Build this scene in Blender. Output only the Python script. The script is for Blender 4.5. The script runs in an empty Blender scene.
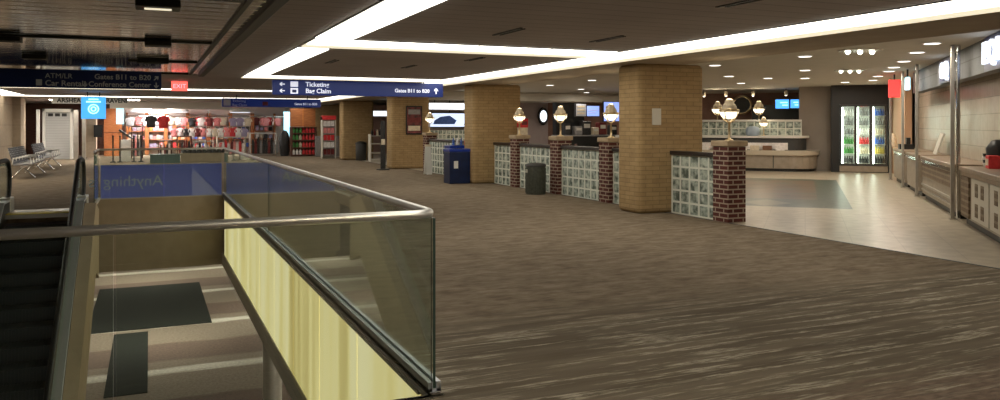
import bpy, math, random
from mathutils import Vector, Matrix
random.seed(7)
C = bpy.context.scene.collection
R = math.radians
YAW = R(23.9)
# ------------------------------------------------------------------ camera, world, exposure
cam_d = bpy.data.cameras.new('camera'); cam = bpy.data.objects.new('camera', cam_d); C.objects.link(cam)
cam.location = (0, 0, 1.6); cam.rotation_euler = (R(90), 0, -YAW)
cam_d.sensor_width = 36; cam_d.lens = 28.44; cam_d.shift_y = -0.075; cam_d.clip_end = 300; cam_d.clip_start = .05
bpy.context.scene.camera = cam
sc = bpy.context.scene
sc.view_settings.view_transform = 'Standard'; sc.view_settings.look = 'None'
sc.view_settings.exposure = 0.5; sc.view_settings.gamma = 1; sc.view_settings.use_curve_mapping = False
sc.cycles.use_denoising = True
sc.cycles.max_bounces = 8; sc.cycles.diffuse_bounces = 4; sc.cycles.glossy_bounces = 5; sc.cycles.transparent_max_bounces = 24
sc.cycles.sample_clamp_indirect = 4
w = bpy.data.worlds.new('world'); sc.world = w; w.use_nodes = True
w.node_tree.nodes['Background'].inputs[0].default_value = (1.0, .92, .82, 1)
w.node_tree.nodes['Background'].inputs[1].default_value = 0.22

# ------------------------------------------------------------------ positions on real surfaces
cs, sn = math.cos(YAW), math.sin(YAW)
def XatY(px, Y):
    k = (px-500)/790; return Y*(sn+k*cs)/(cs-k*sn)
def Zat(py, X, Y): return 1.6-(py-125)*(cs*Y+sn*X)/790
def Zpy(z, X, Y): return 125+(1.6-z)*790/(cs*Y+sn*X)
def ground(px, py, h=0):
    z = (h-1.6)*790/(125-py); x = (px-500)/790*z
    return cs*x+sn*z, cs*z-sn*x

# ------------------------------------------------------------------ materials
def mat(name, col, rough=.6, metal=0, emis=None, es=0, spec=.5):
    m = bpy.data.materials.new(name); m.use_nodes = True
    b = m.node_tree.nodes['Principled BSDF']
    b.inputs['Base Color'].default_value = (*col, 1); b.inputs['Roughness'].default_value = rough
    b.inputs['Metallic'].default_value = metal; b.inputs['Specular IOR Level'].default_value = spec
    if emis: b.inputs['Emission Color'].default_value = (*emis, 1); b.inputs['Emission Strength'].default_value = es
    return m
class N:
    def __init__(s, m): s.m = m; s.t = m.node_tree; s.b = s.t.nodes['Principled BSDF']
    def n(s, typ, **kw):
        x = s.t.nodes.new(typ)
        for k, v in kw.items():
            if k.startswith('i_'):
                key = k[2:]; key = int(key) if key.isdigit() else key.replace('_', ' ')
                x.inputs[key].default_value = v
            else: setattr(x, k, v)
        return x
    def l(s, a, b): s.t.links.new(a, b)
    def math(s, op, a, b=None, c=None):
        x = s.t.nodes.new('ShaderNodeMath'); x.operation = op
        for i, v in enumerate((a, b, c)):
            if v is None: continue
            if isinstance(v, (int, float)): x.inputs[i].default_value = v
            else: s.l(v, x.inputs[i])
        return x.outputs[0]
    def mix(s, f, a, b, op='MIX'):
        x = s.t.nodes.new('ShaderNodeMix'); x.data_type = 'RGBA'; x.blend_type = op
        for i, v in ((0, f), (6, a), (7, b)):
            if isinstance(v, (int, float)): x.inputs[i].default_value = v
            elif isinstance(v, tuple): x.inputs[i].default_value = (*v, 1)
            else: s.l(v, x.inputs[i])
        return x.outputs[2]
    def pos(s):
        g = s.n('ShaderNodeNewGeometry'); x = s.n('ShaderNodeSeparateXYZ'); s.l(g.outputs['Position'], x.inputs[0])
        return g.outputs['Position'], x.outputs[0], x.outputs[1], x.outputs[2]
    def noise(s, vec, scale, detail=3, sc3=None, rough=.5):
        if sc3:
            mp = s.n('ShaderNodeMapping'); mp.inputs['Scale'].default_value = sc3; s.l(vec, mp.inputs[0]); vec = mp.outputs[0]
        x = s.n('ShaderNodeTexNoise'); x.inputs['Scale'].default_value = scale; x.inputs['Detail'].default_value = detail
        x.inputs['Roughness'].default_value = rough
        s.l(vec, x.inputs['Vector']); return x.outputs['Fac']
    def ramp(s, f, stops):
        x = s.n('ShaderNodeValToRGB'); e = x.color_ramp.elements
        while len(e) < len(stops): e.new(.5)
        for q, (p, c) in zip(e, stops):
            q.position = p; q.color = (*c, 1) if isinstance(c, tuple) else (c, c, c, 1)
        s.l(f, x.inputs[0]); return x.outputs[0]
    def color(s, c): s.l(c, s.b.inputs['Base Color'])
    def bump(s, h, st=.3, d=.01):
        x = s.n('ShaderNodeBump'); x.inputs['Strength'].default_value = st; x.inputs['Distance'].default_value = d
        s.l(h, x.inputs['Height']); s.l(x.outputs[0], s.b.inputs['Normal'])

def mat_carpet():
    m = mat('carpet', (.2, .16, .12), .95, spec=.1); k = N(m); P, x, y, z = k.pos()
    # zone of soft blotches
    b1 = k.noise(P, 2.4, 4, (1.2, 3.2, 1)); b2 = k.noise(P, 9, 4, (1, 3, 1)); fine = k.noise(P, 120, 2)
    blot = k.ramp(k.math('ADD', k.math('MULTIPLY', b1, .6), k.math('MULTIPLY', b2, .4)), [(.38, (.165, .122, .082)), (.5, (.235, .182, .128)), (.62, (.30, .245, .18))])
    # streaked zone
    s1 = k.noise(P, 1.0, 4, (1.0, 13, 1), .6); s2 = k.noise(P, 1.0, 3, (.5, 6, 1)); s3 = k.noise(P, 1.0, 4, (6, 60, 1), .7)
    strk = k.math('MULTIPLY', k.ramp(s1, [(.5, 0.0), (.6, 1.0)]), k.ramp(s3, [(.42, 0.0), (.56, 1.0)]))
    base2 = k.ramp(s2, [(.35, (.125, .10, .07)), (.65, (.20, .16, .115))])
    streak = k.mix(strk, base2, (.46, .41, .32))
    # reddish zone close by
    blot3 = k.ramp(b2, [(.35, (.13, .092, .068)), (.65, (.22, .16, .12))])
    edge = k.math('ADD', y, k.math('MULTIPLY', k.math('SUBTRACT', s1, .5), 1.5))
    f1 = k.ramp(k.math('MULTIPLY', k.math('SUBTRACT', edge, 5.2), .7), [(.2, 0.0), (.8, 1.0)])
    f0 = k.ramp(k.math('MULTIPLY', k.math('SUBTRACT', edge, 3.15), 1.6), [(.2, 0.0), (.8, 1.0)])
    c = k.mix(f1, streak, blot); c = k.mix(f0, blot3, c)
    # carpet tile seams
    c = k.mix(k.math('MULTIPLY', fine, .35), c, (.05, .04, .03), 'MIX')
    k.color(c); k.bump(fine, .5, .004); return m
def mat_tile():
    m = mat('marble_tile', (.5, .45, .36), .32, spec=.4); k = N(m); P, x, y, z = k.pos()
    a = k.math('MULTIPLY', k.math('ADD', x, y), .7071); b = k.math('MULTIPLY', k.math('SUBTRACT', x, y), .7071)
    n1 = k.noise(P, 1.1, 6); n2 = k.noise(P, 5, 5)
    c = k.ramp(n2, [(.3, (.36, .30, .22)), (.7, (.50, .435, .335))])
    inner = k.ramp(n1, [(.35, (.10, .085, .055)), (.5, (.19, .12, .075)), (.65, (.13, .13, .095))])
    green = k.ramp(n2, [(.3, (.06, .075, .055)), (.7, (.11, .125, .095))])
    def rng(v, lo, hi): return k.math('MULTIPLY', k.math('GREATER_THAN', v, lo), k.math('LESS_THAN', v, hi))
    fb = k.math('MULTIPLY', rng(a, 16.4, 25), rng(b, -3.2, .85))
    fi = k.math('MULTIPLY', rng(a, 18.2, 24.2), rng(b, -3.2, .25))
    dia = k.math('LESS_THAN', k.math('ADD', k.math('ABSOLUTE', k.math('MULTIPLY', k.math('SUBTRACT', a, 17.2), .7)), k.math('ABSOLUTE', k.math('ADD', b, .75))), .5)
    green = k.mix(k.math('MULTIPLY', dia, .6), green, (.28, .24, .17))
    c = k.mix(fb, c, green); c = k.mix(fi, c, inner)
    def line(v, p): return k.math('LESS_THAN', k.math('FRACT', k.math('DIVIDE', v, p)), .018)
    g = k.math('MAXIMUM', line(a, .6), line(b, .6))
    c = k.mix(k.math('MULTIPLY', g, .35), c, (.15, .12, .09)); k.color(c); return m
def mat_brick(name, cols, mortar, bw, bh, msz=.012, rough=.8, bump=.5, noise=.5):
    m = mat(name, cols[0], rough, spec=.25); k = N(m); uv = k.n('ShaderNodeUVMap')
    b = k.n('ShaderNodeTexBrick'); k.l(uv.outputs[0], b.inputs['Vector'])
    b.inputs['Scale'].default_value = 1; b.inputs['Brick Width'].default_value = bw; b.inputs['Row Height'].default_value = bh
    b.inputs['Mortar Size'].default_value = msz; b.inputs['Mortar Smooth'].default_value = .1
    b.inputs['Color1'].default_value = (*cols[0], 1); b.inputs['Color2'].default_value = (*cols[1], 1); b.inputs['Mortar'].default_value = (*mortar, 1)
    n = k.noise(uv.outputs[0], 6, 4)
    c = k.mix(noise, b.outputs['Color'], k.ramp(n, [(.3, .55), (.7, 1.0)]), 'MULTIPLY')
    k.color(c); k.bump(k.math('SUBTRACT', 1, b.outputs['Fac']), bump, .006); return m
def mat_planks(name, col, line, pitch, wdt=.02, axis=1, rough=.75):
    m = mat(name, col, rough, spec=.2); k = N(m); P, x, y, z = k.pos(); v = (x, y, z)[axis]
    f = k.math('LESS_THAN', k.math('FRACT', k.math('DIVIDE', v, pitch)), wdt/pitch)
    n = k.noise(P, .9, 3); c = k.mix(.35, (*col,), k.ramp(n, [(.3, .6), (.7, 1.0)]), 'MULTIPLY')
    k.color(k.mix(f, c, line)); return m
def mat_glass(name='clear_glass', tint=(.93, .965, .94), ior=1.5):
    m = bpy.data.materials.new(name); m.use_nodes = True; k = N(m); k.t.nodes.remove(k.b)
    out = k.t.nodes['Material Output']; g = k.n('ShaderNodeNewGeometry')
    mi = k.n('ShaderNodeMix'); mi.data_type = 'FLOAT'; k.l(g.outputs['Backfacing'], mi.inputs[0]); mi.inputs[2].default_value = ior; mi.inputs[3].default_value = 1/ior
    fr = k.n('ShaderNodeFresnel'); k.l(mi.outputs[0], fr.inputs['IOR'])
    tr = k.n('ShaderNodeBsdfTransparent'); tr.inputs[0].default_value = (*tint, 1)
    gl = k.n('ShaderNodeBsdfGlossy'); gl.inputs['Roughness'].default_value = .02; gl.inputs[0].default_value = (.95, 1, .97, 1)
    ms = k.n('ShaderNodeMixShader'); k.l(fr.outputs[0], ms.inputs[0]); k.l(tr.outputs[0], ms.inputs[1]); k.l(gl.outputs[0], ms.inputs[2])
    k.l(ms.outputs[0], out.inputs[0]); return m
def mat_emit(name, col, st, stripes=None):
    m = mat(name, col, .6, emis=col, es=st); k = N(m)
    if stripes:
        P, x, y, z = k.pos()
        n = k.noise(P, 1, 3, stripes); k.l(k.mix(1.0, k.ramp(n, [(.38, (.58, .46, .16)), (.5, (.92, .78, .33)), (.62, (1, .90, .50))]), (1.0, 1.0, 1.0), 'MULTIPLY'), k.b.inputs['Emission Color'])
    return m
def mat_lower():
    m = mat('striped_carpet_reflections', (.3, .24, .2), .9, spec=.2); k = N(m); P, x, y, z = k.pos()
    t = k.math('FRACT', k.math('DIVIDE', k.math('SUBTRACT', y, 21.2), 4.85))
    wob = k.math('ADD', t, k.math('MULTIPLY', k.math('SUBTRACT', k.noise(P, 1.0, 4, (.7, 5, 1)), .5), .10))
    c = k.ramp(wob, [(0, (.78, .73, .62)), (.05, (.78, .73, .62)), (.08, (.29, .235, .18)), (.18, (.28, .225, .175)), (.21, (.19, .135, .105)), (.54, (.20, .14, .11)), (.57, (.31, .25, .19)), (.95, (.31, .25, .19)), (.98, (.74, .69, .58))])  # pale streaks are light reflections painted into the carpet colour
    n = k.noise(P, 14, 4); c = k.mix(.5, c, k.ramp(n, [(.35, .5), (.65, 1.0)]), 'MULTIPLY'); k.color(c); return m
def mat_noise(name, c1, c2, scale=8, rough=.7, sc3=None, metal=0, bump=0):
    m = mat(name, c1, rough, metal); k = N(m); tc = k.n('ShaderNodeTexCoord')
    n = k.noise(tc.outputs['Object'], scale, 4, sc3); k.color(k.ramp(n, [(.35, c1), (.65, c2)]))
    if bump: k.bump(n, bump, .005)
    return m

M = {}
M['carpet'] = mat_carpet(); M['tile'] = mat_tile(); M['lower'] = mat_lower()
M['buff'] = mat_brick('buff_brick', [(.47, .32, .16), (.40, .265, .13)], (.30, .21, .105), .30, .078, .007, noise=.4)
M['red'] = mat_brick('red_brick', [(.125, .036, .028), (.085, .028, .024)], (.42, .33, .26), .21, .078, .012, noise=.35)
M['ceil'] = mat_planks('ceiling_plank', (.55, .50, .495), (.24, .22, .215), .3, .015, 1)
M['soffit'] = mat_noise('tan_soffit', (.36, .29, .21), (.40, .325, .235), 3, .8)
M['court'] = mat_noise('court_ceiling', (.56, .52, .45), (.60, .555, .48), 3, .8)
M['matblack'] = mat('mat_pile', (.030, .033, .028), .95, spec=.08); M['black'] = mat('black_metal', (.012, .012, .012), .45)
M['darkgrey'] = mat('dark_grey', (.05, .05, .05), .5)
M['rubber'] = mat('black_rubber', (.012, .012, .013), .5); M['stepm'] = mat('step_metal', (.045, .055, .06), .42, .3)
M['steel'] = mat_noise('brushed_steel', (.78, .76, .72), (.88, .86, .82), 6, .36, (1, 1, 8), .75)
M['chrome'] = mat('polished_steel', (.75, .75, .74), .12, 1); M['shoe'] = mat('shoe_aluminium', (.62, .64, .68), .38, .75)
M['post'] = mat_noise('satin_post', (.42, .39, .35), (.5, .47, .42), 4, .35, None, .8)
M['slat'] = mat_noise('mirror_slat', (.42, .405, .39), (.74, .72, .69), 3, .10, (.5, 8, 1), 1, .12)
M['glass'] = mat_glass(); M['glassedge'] = mat('glass_edge', (.05, .085, .07), .2)
M['paleedge'] = mat('pale_glass_edge', (.65, .66, .60), .3)
M['film'] = mat('blue_film', (.38, .44, .92), .35)
fk = N(M['film']); ftr = fk.n('ShaderNodeBsdfTranslucent'); ftr.inputs[0].default_value = (.48, .54, .98, 1); fms = fk.n('ShaderNodeMixShader'); fms.inputs[0].default_value = .7; fk.l(fk.b.outputs[0], fms.inputs[1]); fk.l(ftr.outputs[0], fms.inputs[2]); fk.l(fms.outputs[0], fk.t.nodes['Material Output'].inputs[0])
M['white'] = mat('white_paint', (.78, .76, .72), .5); M['offwhite'] = mat('off_white', (.62, .58, .50), .6)
M['tan'] = mat_noise('tan_plaster', (.40, .32, .225), (.45, .36, .255), 4, .8)
M['tanwall'] = mat_brick('tan_panel_wall', [(.50, .40, .29), (.47, .37, .265)], (.34, .27, .2), 1.3, .8, .01, bump=.1, noise=.3)
M['yellow'] = mat_emit('yellow_glow_panel', (1, .90, .44), .46, (.3, 1.3, .10))
M['light'] = mat_emit('light_lens', (1, .955, .83), 2.7); M['light2'] = mat_emit('cream_lens', (1, .90, .66), .62); M['added_light'] = mat_emit('added_light_lens', (1, .93, .80), 18)
M['bulb'] = mat_emit('warm_bulb', (1, .93, .78), 7)
M['court_lens'] = mat_emit('downlight_lens', (1, .95, .86), 2.2)
M['navy'] = mat('navy_sign', (.008, .022, .13), .3); M['blue'] = mat('blue_sign', (.002, .013, .105), .35, emis=(.006, .04, .30), es=.12)
M['letters'] = mat('sign_letters', (.8, .82, .9), .4, emis=(.75, .8, 1), es=.45)
M['dimletters'] = mat('unlit_letters', (.55, .58, .68), .4)
M['filmletters'] = mat('film_letters', (.7, .78, .9), .4)
M['exit'] = mat_emit('exit_red', (1, .13, .10), 1.1); M['redlit'] = mat_emit('lit_red', (1, .045, .04), 1.2)
M['cyan'] = mat_emit('screen_cyan', (.07, .40, .90), .85); M['cyanlit'] = mat_emit('screen_pale', (.45, .85, 1), 1.2)
M['screenblue'] = mat_emit('screen_blue', (.08, .38, .95), 1.1); M['violet'] = mat_emit('screen_violet', (.25, .36, .85), .9)
M['neon'] = mat_emit('white_neon', (.82, .9, 1), 1.1)
M['blockglass'] = mat('glass_block', (.30, .36, .33), .18, spec=.8); M['grout'] = mat('block_grout', (.74, .76, .68), .6)
def block_mat():
    m = M['blockglass']; k = N(m); P, x, y, z = k.pos(); n = k.noise(P, 9, 3, (1, 1, 1)); k.color(k.ramp(n, [(.35, (.12, .15, .13)), (.5, (.36, .42, .37)), (.66, (.64, .70, .62))])); k.bump(k.noise(P, 22, 2), .6, .02)
block_mat()
M['capdark'] = mat('dark_cap', (.03, .022, .02), .35); M['stone'] = mat_noise('cap_stone', (.42, .31, .2), (.5, .38, .25), 7)
M['brass'] = mat('aged_brass', (.72, .56, .34), .28, .9); M['lampglass'] = mat_emit('frosted_globe', (1, .90, .66), 1.7)
M['bin'] = mat_noise('bin_green', (.055, .06, .045), (.085, .09, .07), 20, .55); M['recyc'] = mat_noise('bin_blue', (.002, .010, .05), (.004, .016, .075), 5, .4)
M['wood'] = mat_noise('orange_wood', (.38, .12, .035), (.52, .19, .06), 5, .5, (1, 1, 6)); M['darkwood'] = mat_noise('dark_wood', (.09, .035, .02), (.15, .06, .035), 5, .5, (1, 1, 6))
M['laminate'] = mat_noise('counter_laminate', (.29, .215, .15), (.36, .27, .19), 12, .4)
M['panelbeige'] = mat_noise('beige_panel', (.36, .31, .24), (.42, .36, .29), 6, .6); M['panelbrown'] = mat_brick('brown_mesh', [(.17, .115, .075), (.13, .085, .055)], (.30, .24, .17), .10, .10, .02, bump=.2)
M['walltile'] = mat_brick('cream_wall_tile', [(.50, .42, .33), (.47, .40, .31)], (.33, .28, .22), .6, .3, .008, .25, .2, .25)
M['bulkhead'] = mat_brick('grey_wall_tile', [(.17, .175, .18), (.15, .155, .16)], (.09, .09, .09), .6, .3, .01, .6, .2, .2)
M['peach'] = mat('peach_wall', (.66, .42, .26), .7); M['mauve'] = mat_noise('mauve_wall', (.46, .38, .385), (.50, .42, .42), 3, .8)
M['brownwall'] = mat_noise('brown_wall', (.24, .13, .095), (.29, .16, .12), 3, .8); M['taupe'] = mat_noise('taupe_wall', (.31, .265, .225), (.34, .29, .245), 2, .7)
M['countergrey'] = mat_noise('counter_front', (.30, .25, .19), (.36, .30, .235), 6, .5); M['countertop'] = mat('counter_top', (.52, .45, .35), .4)
M['teal'] = mat('teal_plinth', (.13, .19, .17), .5)
CLR = {'white': (.80, .76, .74), 'red': (.62, .03, .035), 'pink': (.72, .25, .25), 'black': (.018, .017, .018), 'grey': (.25, .24, .24), 'maroon': (.16, .02, .02), 'orange': (.62, .22, .05),
       'purple': (.34, .29, .42), 'green': (.07, .26, .06), 'blue': (.05, .12, .42), 'yellow': (.65, .5, .1), 'brown': (.17, .08, .04), 'cream': (.66, .57, .43)}
for kx, v in CLR.items(): M['c_'+kx] = mat_noise('colour_'+kx, v, tuple(min(1, q*1.25+.01) for q in v), 12, .6)

# ------------------------------------------------------------------ mesh builder
class MB:
    def __init__(s): s.v = []; s.f = []; s.m = []; s.sm = []
    def add(s, vs, fs, mi=0, smooth=False):
        o = len(s.v); s.v += [tuple(p) for p in vs]
        for f in fs: s.f.append([i+o for i in f]); s.m.append(mi); s.sm.append(smooth)
        return s
    def box(s, x0, x1, y0, y1, z0, z1, mi=0, side=None):
        vs = [(x0,y0,z0),(x1,y0,z0),(x1,y1,z0),(x0,y1,z0),(x0,y0,z1),(x1,y0,z1),(x1,y1,z1),(x0,y1,z1)]
        s.add(vs, [(0,3,2,1),(4,5,6,7),(0,1,5,4),(1,2,6,5),(2,3,7,6),(3,0,4,7)], mi)
        if side is not None:                       # narrow faces take another material
            d = (x1-x0, y1-y0, z1-z0); ax = d.index(min(d)); keep = {0: (3, 5), 1: (2, 4), 2: (0, 1)}[ax]
            for q in range(6):
                if q not in keep: s.m[len(s.m)-6+q] = side
        return s
    def cbox(s, x, y, z, sx, sy, sz, mi=0): return s.box(x-sx/2, x+sx/2, y-sy/2, y+sy/2, z, z+sz, mi)
    def prism(s, pts, z0, z1, mi=0):
        n = len(pts); vs = [(x, y, z0) for x, y in pts]+[(x, y, z1) for x, y in pts]
        return s.add(vs, [tuple(range(n-1, -1, -1)), tuple(range(n, 2*n))]+[(i, (i+1) % n, n+(i+1) % n, n+i) for i in range(n)], mi)
    def extr(s, pts, y0, y1, mi=0):                 # outline in x,z extruded along y
        n = len(pts); vs = [(x, y0, z) for x, z in pts]+[(x, y1, z) for x, z in pts]
        return s.add(vs, [tuple(range(n)), tuple(range(2*n-1, n-1, -1))]+[(i, n+i, n+(i+1) % n, (i+1) % n) for i in range(n)], mi)
    def extx(s, pts, x0, x1, mi=0):                 # outline in y,z extruded along x
        n = len(pts); vs = [(x0, y, z) for y, z in pts]+[(x1, y, z) for y, z in pts]
        return s.add(vs, [tuple(range(n-1, -1, -1)), tuple(range(n, 2*n))]+[(i, (i+1) % n, n+(i+1) % n, n+i) for i in range(n)], mi)
    def tube(s, pts, r, n=10, mi=0, cap=True):
        pts = [Vector(p) for p in pts]; rings = []; up = None
        for i, p in enumerate(pts):
            if i == 0: d = pts[1]-p
            elif i == len(pts)-1: d = p-pts[i-1]
            else: d = (pts[i+1]-p).normalized()+(p-pts[i-1]).normalized()
            d.normalize()
            if up is None or abs(up.dot(d)) > .98: up = Vector((0, 0, 1)) if abs(d.z) < .9 else Vector((1, 0, 0))
            a = d.cross(up).normalized(); b = a.cross(d).normalized(); up = b
            rr = r[i] if isinstance(r, (list, tuple)) else r
            rings.append([p+a*rr*math.cos(2*math.pi*j/n)+b*rr*math.sin(2*math.pi*j/n) for j in range(n)])
        vs = [q for g in rings for q in g]; fs = []
        for i in range(len(pts)-1):
            for j in range(n): fs.append((i*n+j, i*n+(j+1) % n, (i+1)*n+(j+1) % n, (i+1)*n+j))
        s.add(vs, fs, mi, True)
        if cap: s.add(rings[0], [tuple(range(n-1, -1, -1))], mi); s.add(rings[-1], [tuple(range(n))], mi)
        return s
    def lathe(s, prof, cx=0, cy=0, n=20, mi=0, sx=1, sy=1):
        vs = []; fs = []
        for r, z in prof: vs += [(cx+r*sx*math.cos(2*math.pi*j/n), cy+r*sy*math.sin(2*math.pi*j/n), z) for j in range(n)]
        for i in range(len(prof)-1):
            for j in range(n): fs.append((i*n+j, i*n+(j+1) % n, (i+1)*n+(j+1) % n, (i+1)*n+j))
        s.add(vs, fs, mi, True)
        if prof[0][0] > .002: s.add(vs[:n], [tuple(range(n-1, -1, -1))], mi)
        if prof[-1][0] > .002: s.add(vs[-n:], [tuple(range(n))], mi)
        return s
    def build(s, name, mats, parent=None, loc=None, bevel=0, kind=None):
        me = bpy.data.meshes.new(name); me.from_pydata(s.v, [], s.f); me.update()
        if not isinstance(mats, (list, tuple)): mats = [mats]
        for m in mats: me.materials.append(M[m] if isinstance(m, str) else m)
        uv = me.uv_layers.new(name='UVMap')
        for p, mi, sm in zip(me.polygons, s.m, s.sm):
            p.material_index = mi; p.use_smooth = sm; n = p.normal
            ax = max(range(3), key=lambda i: abs(n[i]))
            for li in p.loop_indices:
                c = me.vertices[me.loops[li].vertex_index].co
                uv.data[li].uv = ((c.y, c.z), (c.x, c.z), (c.x, c.y))[ax]
        o = bpy.data.objects.new(name, me); C.objects.link(o)
        if parent: o.parent = parent
        if loc: o.location = loc
        if bevel:
            b = o.modifiers.new('bevel', 'BEVEL'); b.width = bevel; b.segments = 2; b.limit_method = 'ANGLE'
        if kind: o['kind'] = kind
        return o
def tag(o, label, cat, group=None):
    o['label'] = label; o['category'] = cat
    if group: o['group'] = group
    return o
def thing(name, label, cat, loc=(0, 0, 0), rz=0, group=None):
    o = bpy.data.objects.new(name, None); C.objects.link(o); o.location = loc; o.rotation_euler = (0, 0, rz); o.empty_display_size = .1
    return tag(o, label, cat, group)
def kids(o): return [c for c in C.objects if c.parent == o]
def dup(root, loc, rz=None, label=None, group=None, scale=None):
    def cp(o, par):
        c = o.copy(); C.objects.link(c)
        if par: c.parent = par
        for ch in kids(o): cp(ch, c)
        return c
    r = cp(root, None); r.location = loc
    if rz is not None: r.rotation_euler = (0, 0, rz)
    if label: r['label'] = label
    if group: r['group'] = group
    if scale: r.scale = scale
    return r
def text(s, name, size, m, parent, loc, rot, depth=.006, align='LEFT', font_w=0, sx=1):
    cu = bpy.data.curves.new(name, 'FONT'); cu.body = s; cu.size = size; cu.extrude = depth; cu.align_x = align; cu.offset = font_w; cu.resolution_u = 3
    t = bpy.data.objects.new('tmp', cu); C.objects.link(t)
    me = bpy.data.meshes.new_from_object(t.evaluated_get(bpy.context.evaluated_depsgraph_get())); bpy.data.objects.remove(t)
    me.materials.clear(); me.materials.append(M[m]); o = bpy.data.objects.new(name, me); C.objects.link(o)
    o.parent = parent; o.location = loc; o.rotation_euler = rot; o.scale = (sx, 1, 1); return o
FRONT = (R(90), 0, 0)          # lettering that faces the camera side (-Y)
def struct(name, mb, mats, **kw): return mb.build(name, mats, kind='structure', **kw)

# ------------------------------------------------------------------ the setting
VX0, VX1, VY0, VY1 = -1.0, 1.55, 4.46, 19.0     # the floor opening
EX0 = -2.62                                      # left side of the escalator
fl = MB()
fl.box(VX1, 8.62, -6, 50, -.25, 0).box(-9, VX1, -6, VY0, -.25, 0).box(-9, EX0, VY0, 50, -.25, 0).box(EX0, VX0, 17.3, 50, -.25, 0).box(VX0, VX1, VY1, 50, -.25, 0)
struct('floor', fl, 'carpet')
struct('floor', MB().box(8.64, 34, -6, 50, -.25, 0), 'tile')
struct('trim_1', MB().box(8.615, 8.645, -6, 50, -.2, .006), 'darkgrey')
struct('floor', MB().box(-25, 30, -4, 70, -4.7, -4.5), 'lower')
# sides of the opening below the concourse floor
f = MB().box(VX1-.003, VX1+.14, VY0, VY1, -1.42, -.02); struct('wall_right', f, 'tan')
struct('wall_back', MB().box(VX0-.1, VX1-.003, VY1-.03, VY1+.15, -1.42, -.001), 'tan')
struct('wall_front', MB().box(-9, VX1+.14, VY0-.15, VY0, -1.42, -.02), 'tan')
struct('trim_2', MB().box(VX1-.06, VX1+.18, VY0, VY1+.02, -1.56, -1.42).box(VX1-.06, VX1, VY0, VY1, -1.42, -1.30), 'offwhite', bevel=.01)
struct('trim_3', MB().box(VX0, VX1-.06, VY1-.05, VY1+.18, -1.56, -1.42), 'tan')
struct('ceiling', MB().box(VX1+.18, 30, -4, 70, -1.60, -1.56).box(-25, VX1+.18, VY1+.18, 70, -1.60, -1.56), 'ceil')
# upper ceiling: opening of mirror slats over the stair void
OX0, OX1, OY0, OY1 = -9.0, 1.12, 1.5, 18.9
CZ = 2.72
ce = MB().box(OX1, 9.0, -6, 52, CZ, CZ+.1).box(-9, OX1, OY1, 52, CZ, CZ+.1).box(-9, OX1, -6, OY0, CZ, CZ+.1)
struct('ceiling', ce, 'ceil')
struct('ceiling', MB().box(7.52, 9.0, -6, 52, CZ-.012, CZ), 'soffit')
struct('ceiling', MB().box(9.0, 34, -6, 52, 2.95, 3.05).box(9.0, 9.03, -6, 52, CZ, 2.95), 'court')
# outer walls
struct('wall_far', MB().box(-9.2, 34, 50, 50.2, 0, 3.05), 'tan')
struct('wall_left', MB().box(-9.2, -9, -6, 50, 0, 2.82), 'tan')
struct('wall_near', MB().box(-9.2, 34, -6.2, -6, 0, 3.05), 'tan')
struct('wall_east', MB().box(34, 34.2, -6, 50, 0, 3.05), 'taupe')
struct('wall_lower', MB().box(-25, 30, 60, 60.2, -4.5, -1.6).box(-25.2, -25, -4, 60, -4.5, -1.6).box(30, 30.2, -4, 60, -4.5, -1.6), 'tan')

# yellow striped fascia right of the opening, glow set in its material
lp = thing('yellow_panel_run', 'glowing pale yellow vertical-striped panels below the right glass railing', 'light panel', (VX1, VY0, -1.3))
n = 9; L = (VY1-VY0-.7)/n
for i in range(n):
    MB().box(-.035, -.004, .25+i*L, .25+(i+1)*L-.014, .02, 1.235).build('panel', 'yellow', lp)
MB().box(-.04, -.004, .2, .25+n*L+.05, 1.236, 1.262).box(-.045, -.002, .2, .25+n*L+.05, -.0, .02).build('frame', 'steel', lp)
# lower level pieces
mt = MB().box(-1.7, 1.75, -3.4, 3.4, 0, .02); tag(mt.build('floor_mat', 'matblack', loc=(0, 29.3, -4.5)), 'large dark rectangular mat on the striped lower-level carpet', 'mat')
mt = MB().box(-.45, .45, -2.9, 2.9, 0, .02); tag(mt.build('floor_mat', 'matblack', loc=(-.5, 22.6, -4.5)), 'narrow dark runner mat on the lower level, nearest the camera', 'mat')
col = MB().lathe([(.17, 0), (.17, 2.9)], n=24).lathe([(.22, 0), (.22, .08)], n=24)
tag(col.build('round_column', 'steel', loc=(2.05, 14.9, -4.5)), 'round grey steel column standing on the lower level under the slab', 'column')
for i, (x, y) in enumerate([(4.4, 27), (4.4, 36), (-4.5, 27), (-4.5, 36), (0, 24.2), (0, 33.5), (5, 16), (5, 9)]):  # lights added under the slab to brighten the lower floor
    t = thing('ceiling_light', 'flat square light added under the slab to brighten the lower level', 'light', (x, y, -1.6), 0, 'added lower-level ceiling lights')
    MB().box(-.65, .65, -.65, .65, -.03, 0).build('frame', 'white', t); MB().box(-.6, .6, -.6, .6, -.045, -.03).build('diffuser', 'added_light', t)

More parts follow.
